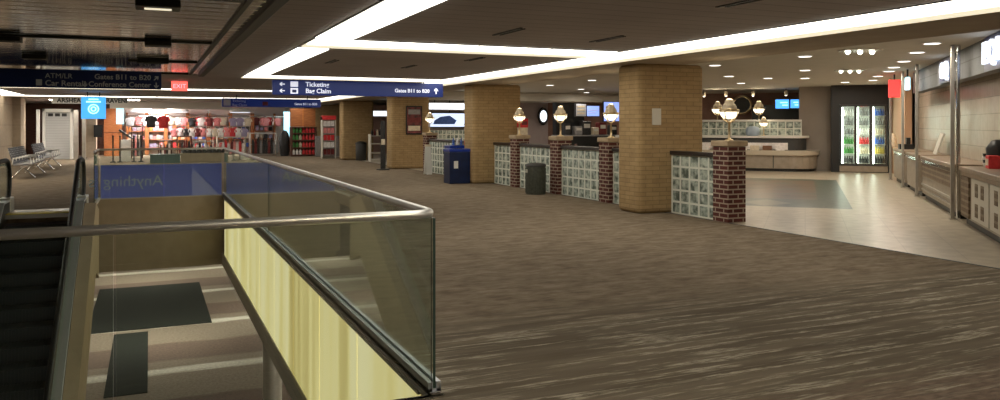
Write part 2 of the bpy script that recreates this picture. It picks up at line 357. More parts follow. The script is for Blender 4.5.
# ------------------------------------------------------------------ ceiling light runs
def run(label, axis, a0, a1, b0, b1, z=CZ, two=True, step=1.22):
    loc = (b0, a0, z) if axis == 'Y' else (a0, b0, z)
    t = thing('linear_ceiling_light', label, 'light', loc); W = b1-b0; Ln = a1-a0
    def bb(mb, p0, p1, q0, q1, z0, z1):
        return mb.box(q0, q1, p0, p1, z0, z1) if axis == 'Y' else mb.box(p0, p1, q0, q1, z0, z1)
    bb(MB(), 0, Ln, 0, W, -.012, -.002).build('frame', 'darkgrey', t)
    k = max(1, round(Ln/step)); st = Ln/k; w1 = W*.62 if two else W-.03
    for i in range(k): bb(MB(), i*st+.018, (i+1)*st-.018, .015, w1, -.03, -.012).build('diffuser', 'light', t)
    if two: bb(MB(), .01, Ln-.01, w1+.035, W-.015, -.03, -.012).build('side_lens', 'light2', t)
    return t
run('long double cream ceiling light line running along the brick columns', 'Y', -5.5, 44, 6.53, 7.48)
run('wide left ceiling light strip, nearest piece in front of the first cross line', 'Y', -5.0, 10.1, 1.90, 2.40, two=False)
run('short left ceiling light strip between the first and second cross lines', 'Y', 11.45, 18.1, 1.92, 2.40, two=False)
run('nearest cross ceiling light line, passing in front of the large brick column', 'X', 1.93, 6.5, 10.2, 11.25)
run('cross ceiling light line just above the lit blue sign', 'X', 1.93, 6.5, 18.25, 19.25)
run('long cross ceiling light line beyond the lit blue sign', 'X', -8.5, 6.5, 26.1, 26.9)
run('farthest long cross ceiling light line in front of the shop', 'X', -8.5, 6.5, 33.9, 34.7)
run('cross ceiling light line overhead just behind the viewer', 'X', 1.93, 6.5, 1.2, 2.25)
run('ceiling light strip along the far left columns', 'Y', 19.5, 33.8, -4.9, -4.2, two=False)
for i, (x, y) in enumerate([(3.9, 8.6), (2.9, 13.9), (5.0, 12.4), (4.5, 14.5), (5.4, 8.8), (4.9, 5.6)]):
    s_ = MB().cbox(0, 0, -.012, .035, .8, .012).cbox(.07, 0, -.012, .02, .7, .010)
    tag(s_.build('air_slot', 'black', loc=(x, y, CZ)), 'thin black air slot in the plank ceiling between the light lines', 'vent', 'ceiling air slots')

# ------------------------------------------------------------------ mirror slat ceiling
t = thing('slat_ceiling', 'dark mirror-finish metal slat ceiling above the floor opening', 'ceiling panel', (OX0, OY0, 2.735))
sl = MB(); y = .05; LX = OX1-OX0
while y < OY1-OY0-.4:
    sl.add([(0, y, .02), (LX, y, .02), (LX, y+.015, 0), (0, y+.015, 0), (LX, y+.2, 0), (0, y+.2, 0), (LX, y+.26, 0), (0, y+.26, 0), (LX, y+.27, .02), (0, y+.27, .02)],
           [(0, 3, 2, 1), (3, 5, 4, 2), (5, 7, 6, 4), (7, 9, 8, 6)]); y += .3
sl.build('slats', 'slat', t); MB().box(0, LX, 0, OY1-OY0, .03, .05).build('backing', 'black', t)
def beam(label, x0, x1, y0, y1, z0=2.66, z1=2.86): tag(MB().box(0, x1-x0, 0, y1-y0, 0, z1-z0).build('ceiling_beam', 'black', loc=(x0, y0, z0), bevel=.01), label, 'beam')
beam('black edge beam along the right side of the slat ceiling', OX1-.13, OX1-.01, OY0, OY1, 2.68)
beam('black thin inner beam parallel to the right edge beam of the slat ceiling', OX1-.33, OX1-.27, OY0, OY1, 2.71)
for yy, lb in ((7.2, 'broad black cross beam of the slat ceiling, nearest the top of the view'), (11.5, 'thin black cross beam halfway along the slat ceiling'), (15.2, 'black cross beam of the slat ceiling behind the small spotlights'), (18.7, 'black beam closing the far end of the slat ceiling')):
    beam(lb, OX0 if yy != 15.2 else -.35, OX1-.34, yy, yy+(.32 if yy < 8 else .10), 2.71)
def spot(label, x, y, sx, sy, lens=False):
    t = thing('ceiling_spotlight', label, 'spotlight', (x, y, 2.735), 0, None)
    MB().box(-sx/2, sx/2, -sy/2, sy/2, -.075, 0).build('housing', 'black', t, bevel=.01)
    MB().box(-sx*.3, sx*.3, -sy*.12, sy*.12, -.083, -.075).build('lens', 'light2' if lens else 'darkgrey', t)
x, y = ground(158, 10, 2.65); spot('black box spotlight with a lit lens at the top edge of the view', x, y, .38, .3, True)
x, y = ground(158, 47, 2.65); spot('black box spotlight right of middle on the thin cross beam', x, y, .33, .3)
x, y = ground(35, 60, 2.65); spot('small black box spotlight above the left part of the navy sign', x, y, .34, .25)
x, y = ground(6, 42, 2.65); spot('black box spotlight at the left edge of the view', x, y, .34, .25)
x, y = ground(153, 64, 2.65); spot('low black box spotlight beside the right end of the navy sign', x, y, .5, .2)

# ------------------------------------------------------------------ glass guardrails
def glass_panel(name, parent, x0, x1, y0, y1, z0, z1, edge='glassedge'): return MB().box(x0, x1, y0, y1, z0, z1, 0, 1).build(name, ['glass', edge], parent)
g = thing('glass_guardrail', 'nearest glass guardrail with steel handrail turning the corner around the floor opening', 'railing', (VX1, VY0, 0))
r_ = .12; pts = [(-9.5, 0, 1.07), (-r_, 0, 1.07)]+[(-r_+r_*math.sin(R(a)), r_-r_*math.cos(R(a)), 1.07) for a in (15, 30, 45, 60, 75)]+[(0, r_, 1.07), (0, VY1-VY0-r_, 1.07)]
MB().tube(pts, .027, 16).build('handrail', 'steel', g)
xs = [-.02, -1.72, -3.9, -6.2, -9.0]
for i in range(4): glass_panel('glass_panel', g, xs[i+1]+.014, xs[i]-.0, -.008, .008, -.12, 1.045, 'paleedge' if i else 'glassedge')
ys = [0.0, 7.2, 14.45]
for i in range(2): glass_panel('glass_panel', g, -.008, .008, ys[i]+.006, ys[i+1]-.006, .03, 1.045)
MB().box(-.04, -.012, 0, VY1-VY0, -.035, .07).box(.012, .04, 0, VY1-VY0, 0, .07).box(-.04, .04, 0, VY1-VY0, -.001, .03).build('base_shoe', 'shoe', g)
MB().box(-9.5, .045, -.045, -.012, -.14, .0).box(-9.5, .045, .012, .045, -.14, -.06).build('base_shoe', 'shoe', g)
MB().cbox(.0, 0, -.05, .07, .07, .07).build('corner_clamp', 'chrome', g, bevel=.008)
g2 = thing('glass_guardrail', 'far glass guardrail at the end of the floor opening with blue printed film', 'railing', (VX0, VY1, 0))
MB().tube([(-.0, -1.6, 1.07), (-.0, .0, 1.07)], .022, 12).tube([(0, 0, 1.07), (VX1-VX0-.06, 0, 1.07)], .022, 12).build('handrail', 'steel', g2)
w2 = (VX1-VX0)/2
for i in range(2): glass_panel('glass_panel', g2, i*w2+.02, (i+1)*w2-.05*i-.005, -.006, .006, .0, 1.045, 'paleedge')
glass_panel('glass_panel', g2, -.006, .006, -1.6, -.03, 0, 1.045)
fm = MB().box(.03, 2.49, .010, .014, .0, .73).build('printed_film', 'film', g2); fm['label'] = 'translucent blue film with pale lettering'
text('Anything is', 'lettering', .33, 'filmletters', fm, (XatY(163, 19)-VX0, .012, .27), (R(90), 0, R(180)), .004)
MB().box(0, VX1-VX0-.05, -.02, .03, .0, .02).box(-.03, .03, -1.6, .0, .0, .04).build('base_shoe', 'offwhite', g2)

# ------------------------------------------------------------------ escalator
ey = 16.2; S = math.tan(R(30)); LXe, RXe = -2.42, -1.18
e = thing('escalator', 'dark escalator descending towards the viewer beside the glass railing', 'escalator', ((LXe+RXe)/2, ey, 0))
hw = (RXe-LXe)/2
def down(y): return min(0, S*y)                 # y is local (negative toward the viewer)
st_mb = None; proto = None
for i in range(22):
    y1 = -.36*i; z = -.208*(i+1)+.02
    if i < 1:
        s_ = MB().box(-hw+.1, hw-.1, -.36, .02, -.14, 0)
        for j in range(23):
            xx = -hw+.115+j*(2*hw-.25)/22; s_.box(xx, xx+.022, -.355, .015, 0, .01)
            s_.box(xx, xx+.022, -.368, -.36, -.2, .0)
        s_.box(-hw+.1, hw-.1, -.36, -.345, -.21, -.14)
        proto = s_.build('step', 'stepm', e, (0, y1, z))
    else:
        c = proto.copy(); C.objects.link(c); c.parent = e; c.location = (0, y1, z)
MB().box(-hw-.12, hw+.12, .02, .95, -.06, .012).build('landing_plate', 'post', e)
cm = MB().box(-hw+.1, hw-.1, .02, .34, .012, .026).build('comb_plate', mat('comb_yellow', (.75, .58, .06), .5), e); cm['label'] = 'yellow comb plate edge'
for sx in (-1, 1):
    X = sx*hw; yb = -8.5
    side = [(.95, 0), (.95, .22), (0, .22), (yb, .22+S*yb), (yb, -.9+S*yb), (.95, -1.35), (.95, 0)][:-1]
    MB().extx([(.9, -.02), (.9, .20), (0, .20), (yb, .20+S*yb), (yb, -.12+S*yb), (0, -.12)], X-.09, X+.09).build('skirt', 'black', e)
    MB().extx([(.92, .20), (.92, .235), (-.02, .235), (yb, .235+S*yb), (yb, .20+S*yb), (0, .20)], X-.09, X+.09).build('deck_trim', 'shoe', e, bevel=.006)
    MB().extx([(1.05, .235), (1.0, .7), (.9, .86), (.7, .9), (-.02, .9), (yb, .9+S*yb), (yb, .235+S*yb), (0, .235)], X-.006, X+.006).build('balustrade', ['glass'], e)
    hp = [(.8, .22), (1.0, .26), (1.12, .42), (1.15, .6), (1.1, .78), (.95, .91), (.75, .95), (-.05, .95)]
    hp += [(yb, .95+S*(yb+.05))]
    MB().tube([(X, y, z) for y, z in hp], .042, 10).build('handrail', 'rubber', e)
    MB().box(X-.1, X+.1, .55, 1.0, .0, .26).build('newel_base', 'steel', e, bevel=.015)
MB().extx([(.9, -.03), (0, .18), (-8.5, .18+S*-8.5), (-8.5, -1.0+S*-8.5), (0, -1.1), (.9, -1.35)], hw+.095, hw+.28).build('cladding', 'tan', e)
MB().extx([(.9, -.03), (0, .0), (-8.5, .0+S*-8.5), (-8.5, -1.0+S*-8.5), (0, -1.1), (.9, -1.35)], -hw-.2, -hw-.095).build('cladding', 'tan', e)
MB().extx([(.0, -.3), (-8.5, -.3+S*-8.5), (-8.5, -.9+S*-8.5), (0, -1.0)], -hw-.09, hw+.09).build('truss_cover', 'black', e)

# ------------------------------------------------------------------ buff brick columns
def brick_column(label, y, w=1.45, d=.72):
    t = thing('brick_column', label, 'column', (8.02, y, 0))
    o = MB().box(0, w, 0, d, 0, CZ-.002).build('shaft', 'buff', t, bevel=.09)
    o.modifiers[0].segments = 4
    return t
c1 = brick_column('large buff brick column in front of the glass block wall, nearest and widest', 11.95)
c2 = brick_column('second buff brick column, beside the blue recycling bins', 19.9)
c3 = brick_column('third buff brick column, with a framed dark poster on it', 27.8)
c4 = brick_column('fourth and farthest buff brick column, with a dark bin in front', 35.8)
o = MB().box(.28, .47, -.02, 0, 1.60, 1.90).build('access_plate', 'offwhite', c1, bevel=.004); o['label'] = 'small pale wall plate'

# framed poster on the third column
t = thing('poster', 'framed dark red poster hanging on the third brick column', 'poster', (8.55, 27.79, 1.25))
MB().box(0, .62, -.03, -.005, 0, 1.05).build('frame', 'black', t); pm = mat_noise('poster_print', (.02, .012, .012), (.28, .05, .05), 5, .4)
MB().box(.04, .58, -.034, -.03, .05, 1.0).build('print', pm, t)
for i in range(3): MB().box(.08, .54, -.037, -.034, .14+i*.3, .32+i*.3).build('picture', ['c_cream', 'c_maroon', 'c_grey'][i], t)

# ------------------------------------------------------------------ red brick pillars and glass block walls
def pillar(label, y, x=8.54):
    t = thing('brick_pillar', label, 'pillar', (x, y, 0))
    MB().box(0, .37, 0, .38, 0, 1.25).build('shaft', 'red', t, bevel=.012)
    MB().box(-.03, .40, -.02, .40, 1.25, 1.34).build('cap', 'stone', t, bevel=.012); return t
def lamp(label, x, y, z=1.34, s=1.0, group=None):
    t = thing('globe_lamp', label, 'lamp', (x, y, z), 0, group)
    MB().lathe([(.075*s, 0), (.075*s, .012), (.03*s, .03*s), (.02*s, .05*s), (.018*s, .29*s), (.03*s, .30*s), (.02*s, .32*s)], n=14).build('stem', 'brass', t)
    y_ = MB()
    for a in range(4):
        ca, sa = math.cos(a*math.pi/2+.4), math.sin(a*math.pi/2+.4)
        y_.tube([(ca*q*s, sa*q*s, h*s) for q, h in ((.01, .30), (.09, .34), (.145, .42), (.15, .50))], .010*s, 6)
    y_.lathe([(.150*s, .475*s), (.165*s, .485*s), (.165*s, .515*s), (.150*s, .525*s)], n=24); y_.build('bracket', 'brass', t)
    MB().lathe([(.03*s, .36*s), (.09*s, .375*s), (.13*s, .41*s), (.15*s, .46*s), (.15*s, .52*s)], n=24).build('globe', 'lampglass', t)
    MB().lathe([(.125*s, .522*s), (.12*s, .56*s), (.10*s, .60*s), (.075*s, .625*s), (.07*s, .66*s), (.05*s, .69*s), (.01*s, .70*s)], n=24).build('dome_cap', 'c_cream', t)
    ld = bpy.data.lights.new('bulb', 'POINT'); ld.energy = 4*s; ld.color = (1, .85, .6); ld.shadow_soft_size = .05
    lo = bpy.data.objects.new('bulb', ld); C.objects.link(lo); lo.parent = t; lo.location = (0, 0, .78*s)
    return t
PY = {'p1': 18.25, 'p2': 16.02, 'p3': 13.82, 'p4': 10.25, 'p0': 25.4}
pillar('short red brick pillar nearest the viewer, at the end of the glass block wall', PY['p4'], 8.60)
pillar('short red brick pillar beside the large buff column, behind it from the viewer', PY['p3'])
pillar('short red brick pillar right of the dark waste bin', PY['p2'])
pillar('short red brick pillar next to the second buff column', PY['p1'])
pillar('farthest short red brick pillar, by the third buff column', PY['p0'])
lamp('brass globe lamp on the nearest red brick pillar', 8.785, 10.44)
lamp('brass globe lamp on the pillar beside the large buff column', 8.72, 14.01)
lamp('brass globe lamp on the pillar behind the waste bin', 8.72, 16.21)
lamp('brass globe lamp on the pillar next to the second buff column', 8.72, 18.44)
lamp('farthest brass globe lamp, in front of the poster column', 8.72, 25.59)
def block_wall(label, x, y0, y1, rows=5, h=1.06, cap=True, rz=0, z=0, capmat='capdark', thing_loc=None, bs=None):
    if bs is None and rows == 5: bs = max(1, round((y1-y0)/.245))
    t = thing('glass_block_wall', label, 'wall', thing_loc or (x, y0, z), rz); L = y1-y0
    nb = max(1, round(L/(h/rows))) if bs is None else bs; bw = L/nb; bh = h/rows; bl = MB(); g = .036
    gr = MB().box(.0, .1, 0, L, 0, .02).box(0, .1, 0, L, h-.01, h)
    for i in range(nb+1): yy = min(L-g, max(0, i*bw-g/2)); gr.box(0, .1, yy, yy+g, .02, h-.01)
    for j in range(1, rows):
        gr.box(.001, .099, 0, L, j*bh-g/2, j*bh+g/2)
    gr.build('grout', 'grout', t)
    for i in range(nb):
        for j in range(rows):
            a, b = i*bw+g/2, (i+1)*bw-g/2; c, d = j*bh+g/2, (j+1)*bh-g/2; q = .022
            bl.add([(.012, a, c), (.012, b, c), (.012, b, d), (.012, a, d), (.004, a+q, c+q), (.004, b-q, c+q), (.004, b-q, d-q), (.004, a+q, d-q)],
                   [(0, 1, 5, 4), (1, 2, 6, 5), (2, 3, 7, 6), (3, 0, 4, 7), (4, 5, 6, 7)])
            bl.box(.02, .09, a, b, c, d)
    o = bl.build('glass_blocks', 'blockglass', t)
    if cap: MB().box(-.04, .16, -.0, L, h, h+.07).build('cap', capmat, t, bevel=.008)
    return t
block_wall('glass block wall between the large buff column and the nearest red pillar', 8.72, 10.632, 11.94, bs=5)
block_wall('narrow glass block wall beside the far side of the large buff column', 8.65, 12.68, 13.818)
block_wall('glass block wall between the two red pillars right of the waste bin', 8.65, 14.202, 16.018)
block_wall('glass block wall directly behind the dark waste bin', 8.65, 16.402, 18.248)
block_wall('glass block wall next to the second buff column', 8.65, 18.632, 19.89)
block_wall('farthest glass block wall behind the blue recycling bins', 8.65, 20.63, 25.398)

# ------------------------------------------------------------------ bins
t = thing('waste_bin', 'dark green round waste bin in front of the glass block wall', 'bin', (8.18, 16.42, 0))
b_ = MB().lathe([(.225, 0), (.23, .02), (.23, .62), (.225, .64)], n=32)
for a in range(32):
    an = 2*math.pi*a/32; b_.tube([(.232*math.cos(an), .232*math.sin(an), .04), (.232*math.cos(an), .232*math.sin(an), .6)], .008, 4)
b_.build('body', 'bin', t); MB().lathe([(.24, .64), (.245, .67), (.22, .70), (.13, .72), (.12, .70), (.02, .69)], n=32).build('lid', 'darkgrey', t)
MB().box(-.236, -.228, -.05, .05, .5, .58).build('label_plate', 'offwhite', t)
t = thing('waste_bin', 'dark bin against the farthest buff brick column', 'bin', (8.75, 35.3, 0))
MB().lathe([(.2, 0), (.23, .02), (.25, .72), (.24, .74)], n=24).build('body', 'darkgrey', t); MB().lathe([(.26, .74), (.25, .8), (.1, .86), (.01, .86)], n=24).build('lid', 'black', t)
def recycler(label, x, y, h=.95):
    t = thing('recycling_bin', label, 'bin', (x, y, 0))
    MB().box(0, .6, 0, .5, 0, h-.08).build('body', 'recyc', t, bevel=.02); MB().box(-.01, .61, -.01, .51, h-.08, h).build('lid', 'blue', t, bevel=.02)
    MB().box(.12, .24, -.006, .002, .42, .62).build('notice', 'white', t)
    MB().box(.2, .42, .15, .35, h, h+.01).build('opening', 'black', t); return t
recycler('blue recycling bin in front, by the second buff column', 7.42, 20.1)
recycler('blue recycling bin behind the front one, topped with small bottles', 7.72, 20.85, 1.02)
for i in range(4):
    o = MB().lathe([(.035, 0), (.035, .12), (.015, .17), (.015, .2)], n=10).build('bottle', ['c_blue', 'c_white', 'c_blue', 'c_red'][i], loc=(7.88+i*.12, 21.05, 1.02+.01))
    tag(o, '%s bottle standing on top of the rear blue recycling bin' % ['left blue', 'white', 'right blue', 'red'][i], 'bottle', 'bottles on the recycling bin')
t = thing('floor_sign', 'white A-frame sign beside the third column', 'sign', (8.25, 24.4, 0))
for s_ in (-1, 1):
    o = MB().box(-.09, .09, -.012, .012, 0, .95).build('board', 'white', t, (0, s_*.16, 0)); o.rotation_euler = (R(s_*9), 0, 0)
MB().box(-.1, .1, -.03, .03, .9, .96).build('hinge', 'c_cream', t)

# ------------------------------------------------------------------ overhead signs
def arrow(mb, x, z, s, ang=0, t=.012):
    c_, s_ = math.cos(ang), math.sin(ang)
    def q(px, pz): return (x+s*(px*c_-pz*s_), -t, z+s*(px*s_+pz*c_))
    mb.add([q(-.1, -.5), (q(.1, -.5)), q(.1, .1), q(.35, -.1), q(.35, .15), q(0, .5), q(-.35, .15), q(-.35, -.1), q(-.1, .1)], [tuple(range(9))]); return mb
def sign_box(name, label, x0, x1, y, z0, z1, m):
    t = thing(name, label, 'sign', (x0, y, z0)); W = x1-x0; H = z1-z0
    MB().box(0, W, 0, .14, 0, H).build('box', m, t, bevel=.008); MB().box(.5, .53, .05, .08, H, CZ-z0).box(W-.53, W-.5, .05, .08, H, CZ-z0).build('hanger', 'black', t)
    return t, W, H
t, W, H = sign_box('overhead_sign', 'lit blue hanging sign reading Ticketing and Bag Claim', 2.70, 7.05, 19.6, 2.33, 2.69, 'blue')
text('Ticketing', 'lettering', .155, 'letters', t, (.78, -.008, .215), FRONT, font_w=.003); text('Bag Claim', 'lettering', .155, 'letters', t, (.78, -.008, .055), FRONT, font_w=.003)
text('Gates B11 to B20', 'lettering', .13, 'letters', t, (W-.38, -.008, .11), FRONT, align='RIGHT', font_w=.003)
ar = MB(); arrow(ar, .22, .26, .13, R(90)); arrow(ar, .22, .1, .13, R(90)); arrow(ar, W-.2, .16, .16); ar.build('arrows', 'letters', t)
MB().box(.42, .6, -.012, 0, .2, .33).box(.42, .6, -.012, 0, .03, .17).build('icon_plates', 'letters', t); MB().box(.46, .56, -.015, -.012, .06, .13).lathe([(.0, 0)], n=3).build('icon_marks', 'navy', t)
t, W, H = sign_box('overhead_sign', 'dark navy hanging sign reading Car Rentals, Gates B11 to B20 and Conference Center', -4.0, .22, 17.9, 2.34, 2.70, 'navy')
def lx(px): return XatY(px, 17.9)+4.0
text('ATM/LR', 'lettering', .14, 'dimletters', t, (lx(45), -.008, .19), FRONT); text('Car Rentals', 'lettering', .155, 'dimletters', t, (lx(45), -.008, .04), FRONT, font_w=.002)
text('Gates B11 to B20', 'lettering', .145, 'dimletters', t, (lx(151), -.008, .19), FRONT, align='RIGHT', font_w=.002); text('Conference Center', 'lettering', .145, 'dimletters', t, (lx(151), -.008, .04), FRONT, align='RIGHT', font_w=.002)
ar = MB(); arrow(ar, W-.1, .23, .12, R(-45)); arrow(ar, W-.1, .08, .12, R(180)); arrow(ar, lx(85), .08, .12, R(180)); ar.build('arrows', 'dimletters', t)
MB().box(lx(36), lx(42), -.012, 0, .04, .16).build('icon_plates', 'dimletters', t)
t, W, H = sign_box('overhead_sign', 'far blue hanging sign in front of the souvenir shop', 2.45, 6.1, 31.0, 2.28, 2.60, 'blue')
MB().box(.05, .3, -.012, 0, .04, .28).build('icon_plates', 'dimletters', t)
text('Ticketing', 'lettering', .13, 'dimletters', t, (.36, -.008, .18), FRONT); text('Bag Claim', 'lettering', .13, 'dimletters', t, (.36, -.008, .03), FRONT)
text('Gates B11 to B20', 'lettering', .12, 'letters', t, (W-.15, -.008, .09), FRONT, align='RIGHT'); MB().box(1.45, 1.65, -.012, 0, .06, .2).build('red_mark', 'c_maroon', t)
ex, ey_ = XatY(179.5, 21.5), 21.5
t = thing('exit_sign', 'red lit exit sign hanging right of the navy sign', 'exit sign', (ex, ey_, 2.50)); MB().box(-.19, .19, 0, .06, -.04, .20).build('face', 'exit', t)
text('EXIT', 'lettering', .15, 'letters', t, (0, -.008, .03), FRONT, align='CENTER'); MB().box(-.02, .02, .02, .04, .2, .22).build('mount', 'black', t)
sx = XatY(93.5, 30)
t = thing('lit_sign', 'bright light-blue lit sign with a white round icon hung from the ceiling', 'sign', (sx, 30, 1.81))
MB().box(-.37, .37, 0, .12, 0, .75).build('face', 'cyan', t, bevel=.01); MB().box(-.2, -.17, .04, .07, .75, .909).box(.17, .2, .04, .07, .75, .909).build('hanger', 'black', t)
ic = MB()
for r0, r1 in ((.17, .13), (.09, .05)):
    n = 24
    for j in range(n):
        a, b = 2*math.pi*j/n, 2*math.pi*(j+1)/n
        ic.add([(r1*math.cos(a), -.01, .33+r1*math.sin(a)), (r0*math.cos(a), -.01, .33+r0*math.sin(a)), (r0*math.cos(b), -.01, .33+r0*math.sin(b)), (r1*math.cos(b), -.01, .33+r1*math.sin(b))], [(0, 1, 2, 3)])
ic.box(-.22, .22, -.012, -.008, .55, .60).box(-.15, .15, -.012, -.008, .64, .68); ic.build('icon', 'cyanlit', t)

# ------------------------------------------------------------------ far left: wall, seats, gate
struct('wall_side', MB().box(-6.2, -5.0, 26, 40.2, 0, CZ-.001).box(-5.0, -4.72, 36.6, 37.5, 0, CZ-.001), 'tanwall')
struct('wall_recess', MB().box(-9, 1.6, 47.2, 47.5, 0, CZ-.001), 'darkwood')
for i, (x, y) in enumerate([(-3.4, 39.6), (-1.0, 38.2), (-6.6, 23)]):  # extra square lights added to lift the dark far left side
    q = thing('ceiling_light', 'flat square white ceiling light added to brighten the far left seating area', 'light', (x, y, CZ), 0, 'added seating area ceiling lights'); MB().box(-.62, .62, -.62, .62, -.02, 0).build('frame', 'white', q); MB().box(-.58, .58, -.58, .58, -.03, -.02).build('diffuser', 'added_light', q)
t = thing('security_gate', 'white-framed portal with grey shutter panel on the far left', 'gate', (XatY(58, 42), 42, 0))
MB().box(-.62, -.5, -.2, .2, 0, 2.35).box(.5, .62, -.2, .2, 0, 2.35).box(-.62, .62, -.2, .2, 2.2, 2.35).build('frame', 'white', t, bevel=.02)
MB().box(-.5, .5, .0, .08, 0, 2.2).build('shutter', mat_planks('shutter_grey', (.5, .5, .5), (.33, .33, .33), .12, .012, 2), t)
for i in range(3): MB().box(-.4+i*.28, -.2+i*.28, -.02, .0, 2.0, 2.14).build('window', 'black', t)
for i, (px, w_, mm, lab) in enumerate([(76, .2, 'post', 'grey metal post right of the white security portal'), (84, .16, 'post', 'slim grey metal post behind the light-blue sign'), (38, .14, 'white', 'slim white post left of the security portal')]):
    tag(MB().box(-w_/2, w_/2, -w_/2, w_/2, 0, 2.3).lathe([(w_*.8, 0), (w_*.8, .05)], n=12).build('metal_post', mm, loc=(XatY(px, 41.2), 41.2, 0), bevel=.02), lab, 'post')
struct('wall_pier', MB().box(XatY(84, 44), XatY(96, 44), 44, 45, 0, CZ-.001), 'tanwall')
def bench(label, x, y, n=4):
    t = thing('beam_seating', label, 'bench', (x, y, 0)); L = n*.62
    MB().box(-.03, .03, 0, L, .33, .39).build('beam', 'steel', t)
    for i in range(n):
        y0 = i*.62+.04; y1 = y0+.54
        MB().extr([(-.22, .40), (.26, .43), (.27, .46), (-.22, .44)], y0, y1).build('seat', 'c_grey', t)
        MB().extr([(-.24, .43), (-.20, .43), (-.33, .92), (-.37, .92)], y0, y1).build('backrest', M['perf'], t)
    for i in range(n+1): MB().tube([(-.25, i*.62, .44), (-.22, i*.62, .62), (.22, i*.62, .64), (.24, i*.62, .44)], .018, 6).build('armrest', 'steel', t)
    for yy in (.3, L-.3): MB().tube([(-.3, yy, .02), (0, yy, .34), (.3, yy, .02)], .025, 8).build('leg', 'chrome', t)
    return t
M['perf'] = mat_brick('perforated_steel', [(.5, .5, .52), (.5, .5, .52)], (.16, .16, .17), .06, .06, .016)
bench('nearest row of grey beam seats by the left wall', -3.45, 27.0, 5); bench('second row of grey beam seats in front of the portal', -3.45, 32.0, 5)

# ------------------------------------------------------------------ souvenir shop
SY = 41.5; SB = 46.6
shx0, shx1 = XatY(124, SY), XatY(290, SY)
struct('wall_shop', MB().box(shx0-.2, shx1+1.6, SB, SB+.15, 0, CZ-.001), mat('shop_wall', (.85, .74, .68), .7))
struct('wall_header', MB().box(shx0-.6, XatY(232, SY), SY-.1, SY, 2.38, CZ-.001), 'white')
for i, x in enumerate([0.2, 2.0, 3.8, 5.6]):
    t = thing('ceiling_light', 'bright white panel light over the souvenir shop floor', 'light', (x, 44.2, CZ), 0, 'shop ceiling panel lights')
    MB().box(-.75, .75, -1.3, 1.3, -.03, 0).build('frame', 'white', t); MB().box(-.7, .7, -1.25, 1.25, -.045, -.03).build('diffuser', mat_emit('shop_lens', (1, .95, .92), 26) if i == 0 else M['shoplens'], t)
    if i == 0: M['shoplens'] = t.children[1].data.materials[0] if t.children and len(t.children) > 1 else bpy.data.materials['shop_lens']
# illuminated canopy discs seen above the shelves
for px, lab in ((141, 'left'), (177, 'middle'), (240, 'right')):
    x = XatY(px, 45.6); t = thing('display_canopy', 'bright white lit canopy above the shop shelves, %s one' % lab, 'light', (x, 45.6, 2.30))
    MB().lathe([(.55, 0), (.6, .06), (.45, .2), (.1, .24)], n=24, sy=.5).build('shade', 'white', t); MB().lathe([(.5, -.02), (.52, 0)], n=24, sy=.5).build('lens', 'neon', t); MB().tube([(0, 0, .2), (0, 0, CZ-2.30)], .015, 6).build('rod', 'chrome', t)
# wooden wall bays with shelves
bays = [126, 147, 166, 188, 209, 231, 253, 276]
for i in range(len(bays)-1):
    x0, x1 = XatY(bays[i], 46), XatY(bays[i+1], 46)
    t = thing('display_shelf', 'wooden shop wall shelf bay, number %s from the left, full of goods' % ['one', 'two', 'three', 'four', 'five', 'six', 'seven'][i], 'shelf', (x0, 46.1, 0))
    W = x1-x0; MB().box(0, .08, 0, .45, 0, 2.25).box(W-.09, W-.01, 0, .45, 0, 2.25).build('upright', 'wood', t)
    for h in (.35, .8, 1.25): MB().box(.08, W-.09, 0, .42, h, h+.03).build('shelf', 'wood', t)
    MB().tube([(.08, .12, 2.1), (W-.09, .12, 2.1)], .015, 6).build('hanging_rail', 'chrome', t)
def shirt_mesh(w=.46, h=.62, d=.12):
    m = MB(); n = 12
    prof = [(.0, .36), (.25, .38), (.6, .40), (.8, .43), (.93, .38), (1.0, .14)]
    vs = []; fs = []
    for t_, hw_ in prof:
        dd = d*(.5 if t_ > .95 else 1)
        vs += [(hw_*w*math.cos(2*math.pi*j/n)*1.2, dd*.5*math.sin(2*math.pi*j/n), t_*h) for j in range(n)]
    for i in range(len(prof)-1):
        for j in range(n): fs.append((i*n+j, i*n+(j+1) % n, (i+1)*n+(j+1) % n, (i+1)*n+j))
    fs.append(tuple(range(n-1, -1, -1))); fs.append(tuple(range((len(prof)-1)*n, len(prof)*n))); m.add(vs, fs, 0, True)
    for s_ in (-1, 1): m.tube([(s_*w*.40, 0, h*.86), (s_*w*.52, 0, h*.66), (s_*w*.56, 0, h*.52)], [.07, .065, .06], 8)
    return m
shirt_protos = {}
def shirt(px, py_mid, colr, Y, label, group='shirts hanging in the souvenir shop', scale=.72):
    x = XatY(px, Y); z = Zat(py_mid, x, Y)-.32*scale
    if colr not in shirt_protos:
        t = thing('shirt', label, 'shirt', (x, Y, z), 0, group); shirt_mesh().build('fabric', 'c_'+colr, t)
        MB().tube([(-.2, 0, .56), (0, 0, .66), (.2, 0, .56)], .008, 5).tube([(0, 0, .66), (0, 0, .72)], .006, 5).build('hanger', 'chrome', t)
        shirt_protos[colr] = t
    else: t = dup(shirt_protos[colr], (x, Y, z), 0, label, group)
    t.scale = (scale,)*3; return t
row1 = [(131, 111, 'white'), (139, 110, 'pink'), (151, 112, 'grey'), (171, 112, 'cream'), (178, 111, 'white'), (190, 113, 'orange'), (199, 112, 'red'), (206, 112, 'pink'), (214, 112, 'white'), (223, 112, 'cream'), (236, 112, 'white'), (243, 112, 'white'), (256, 113, 'maroon'), (263, 112, 'pink'), (269, 113, 'red'), (275, 112, 'white')]
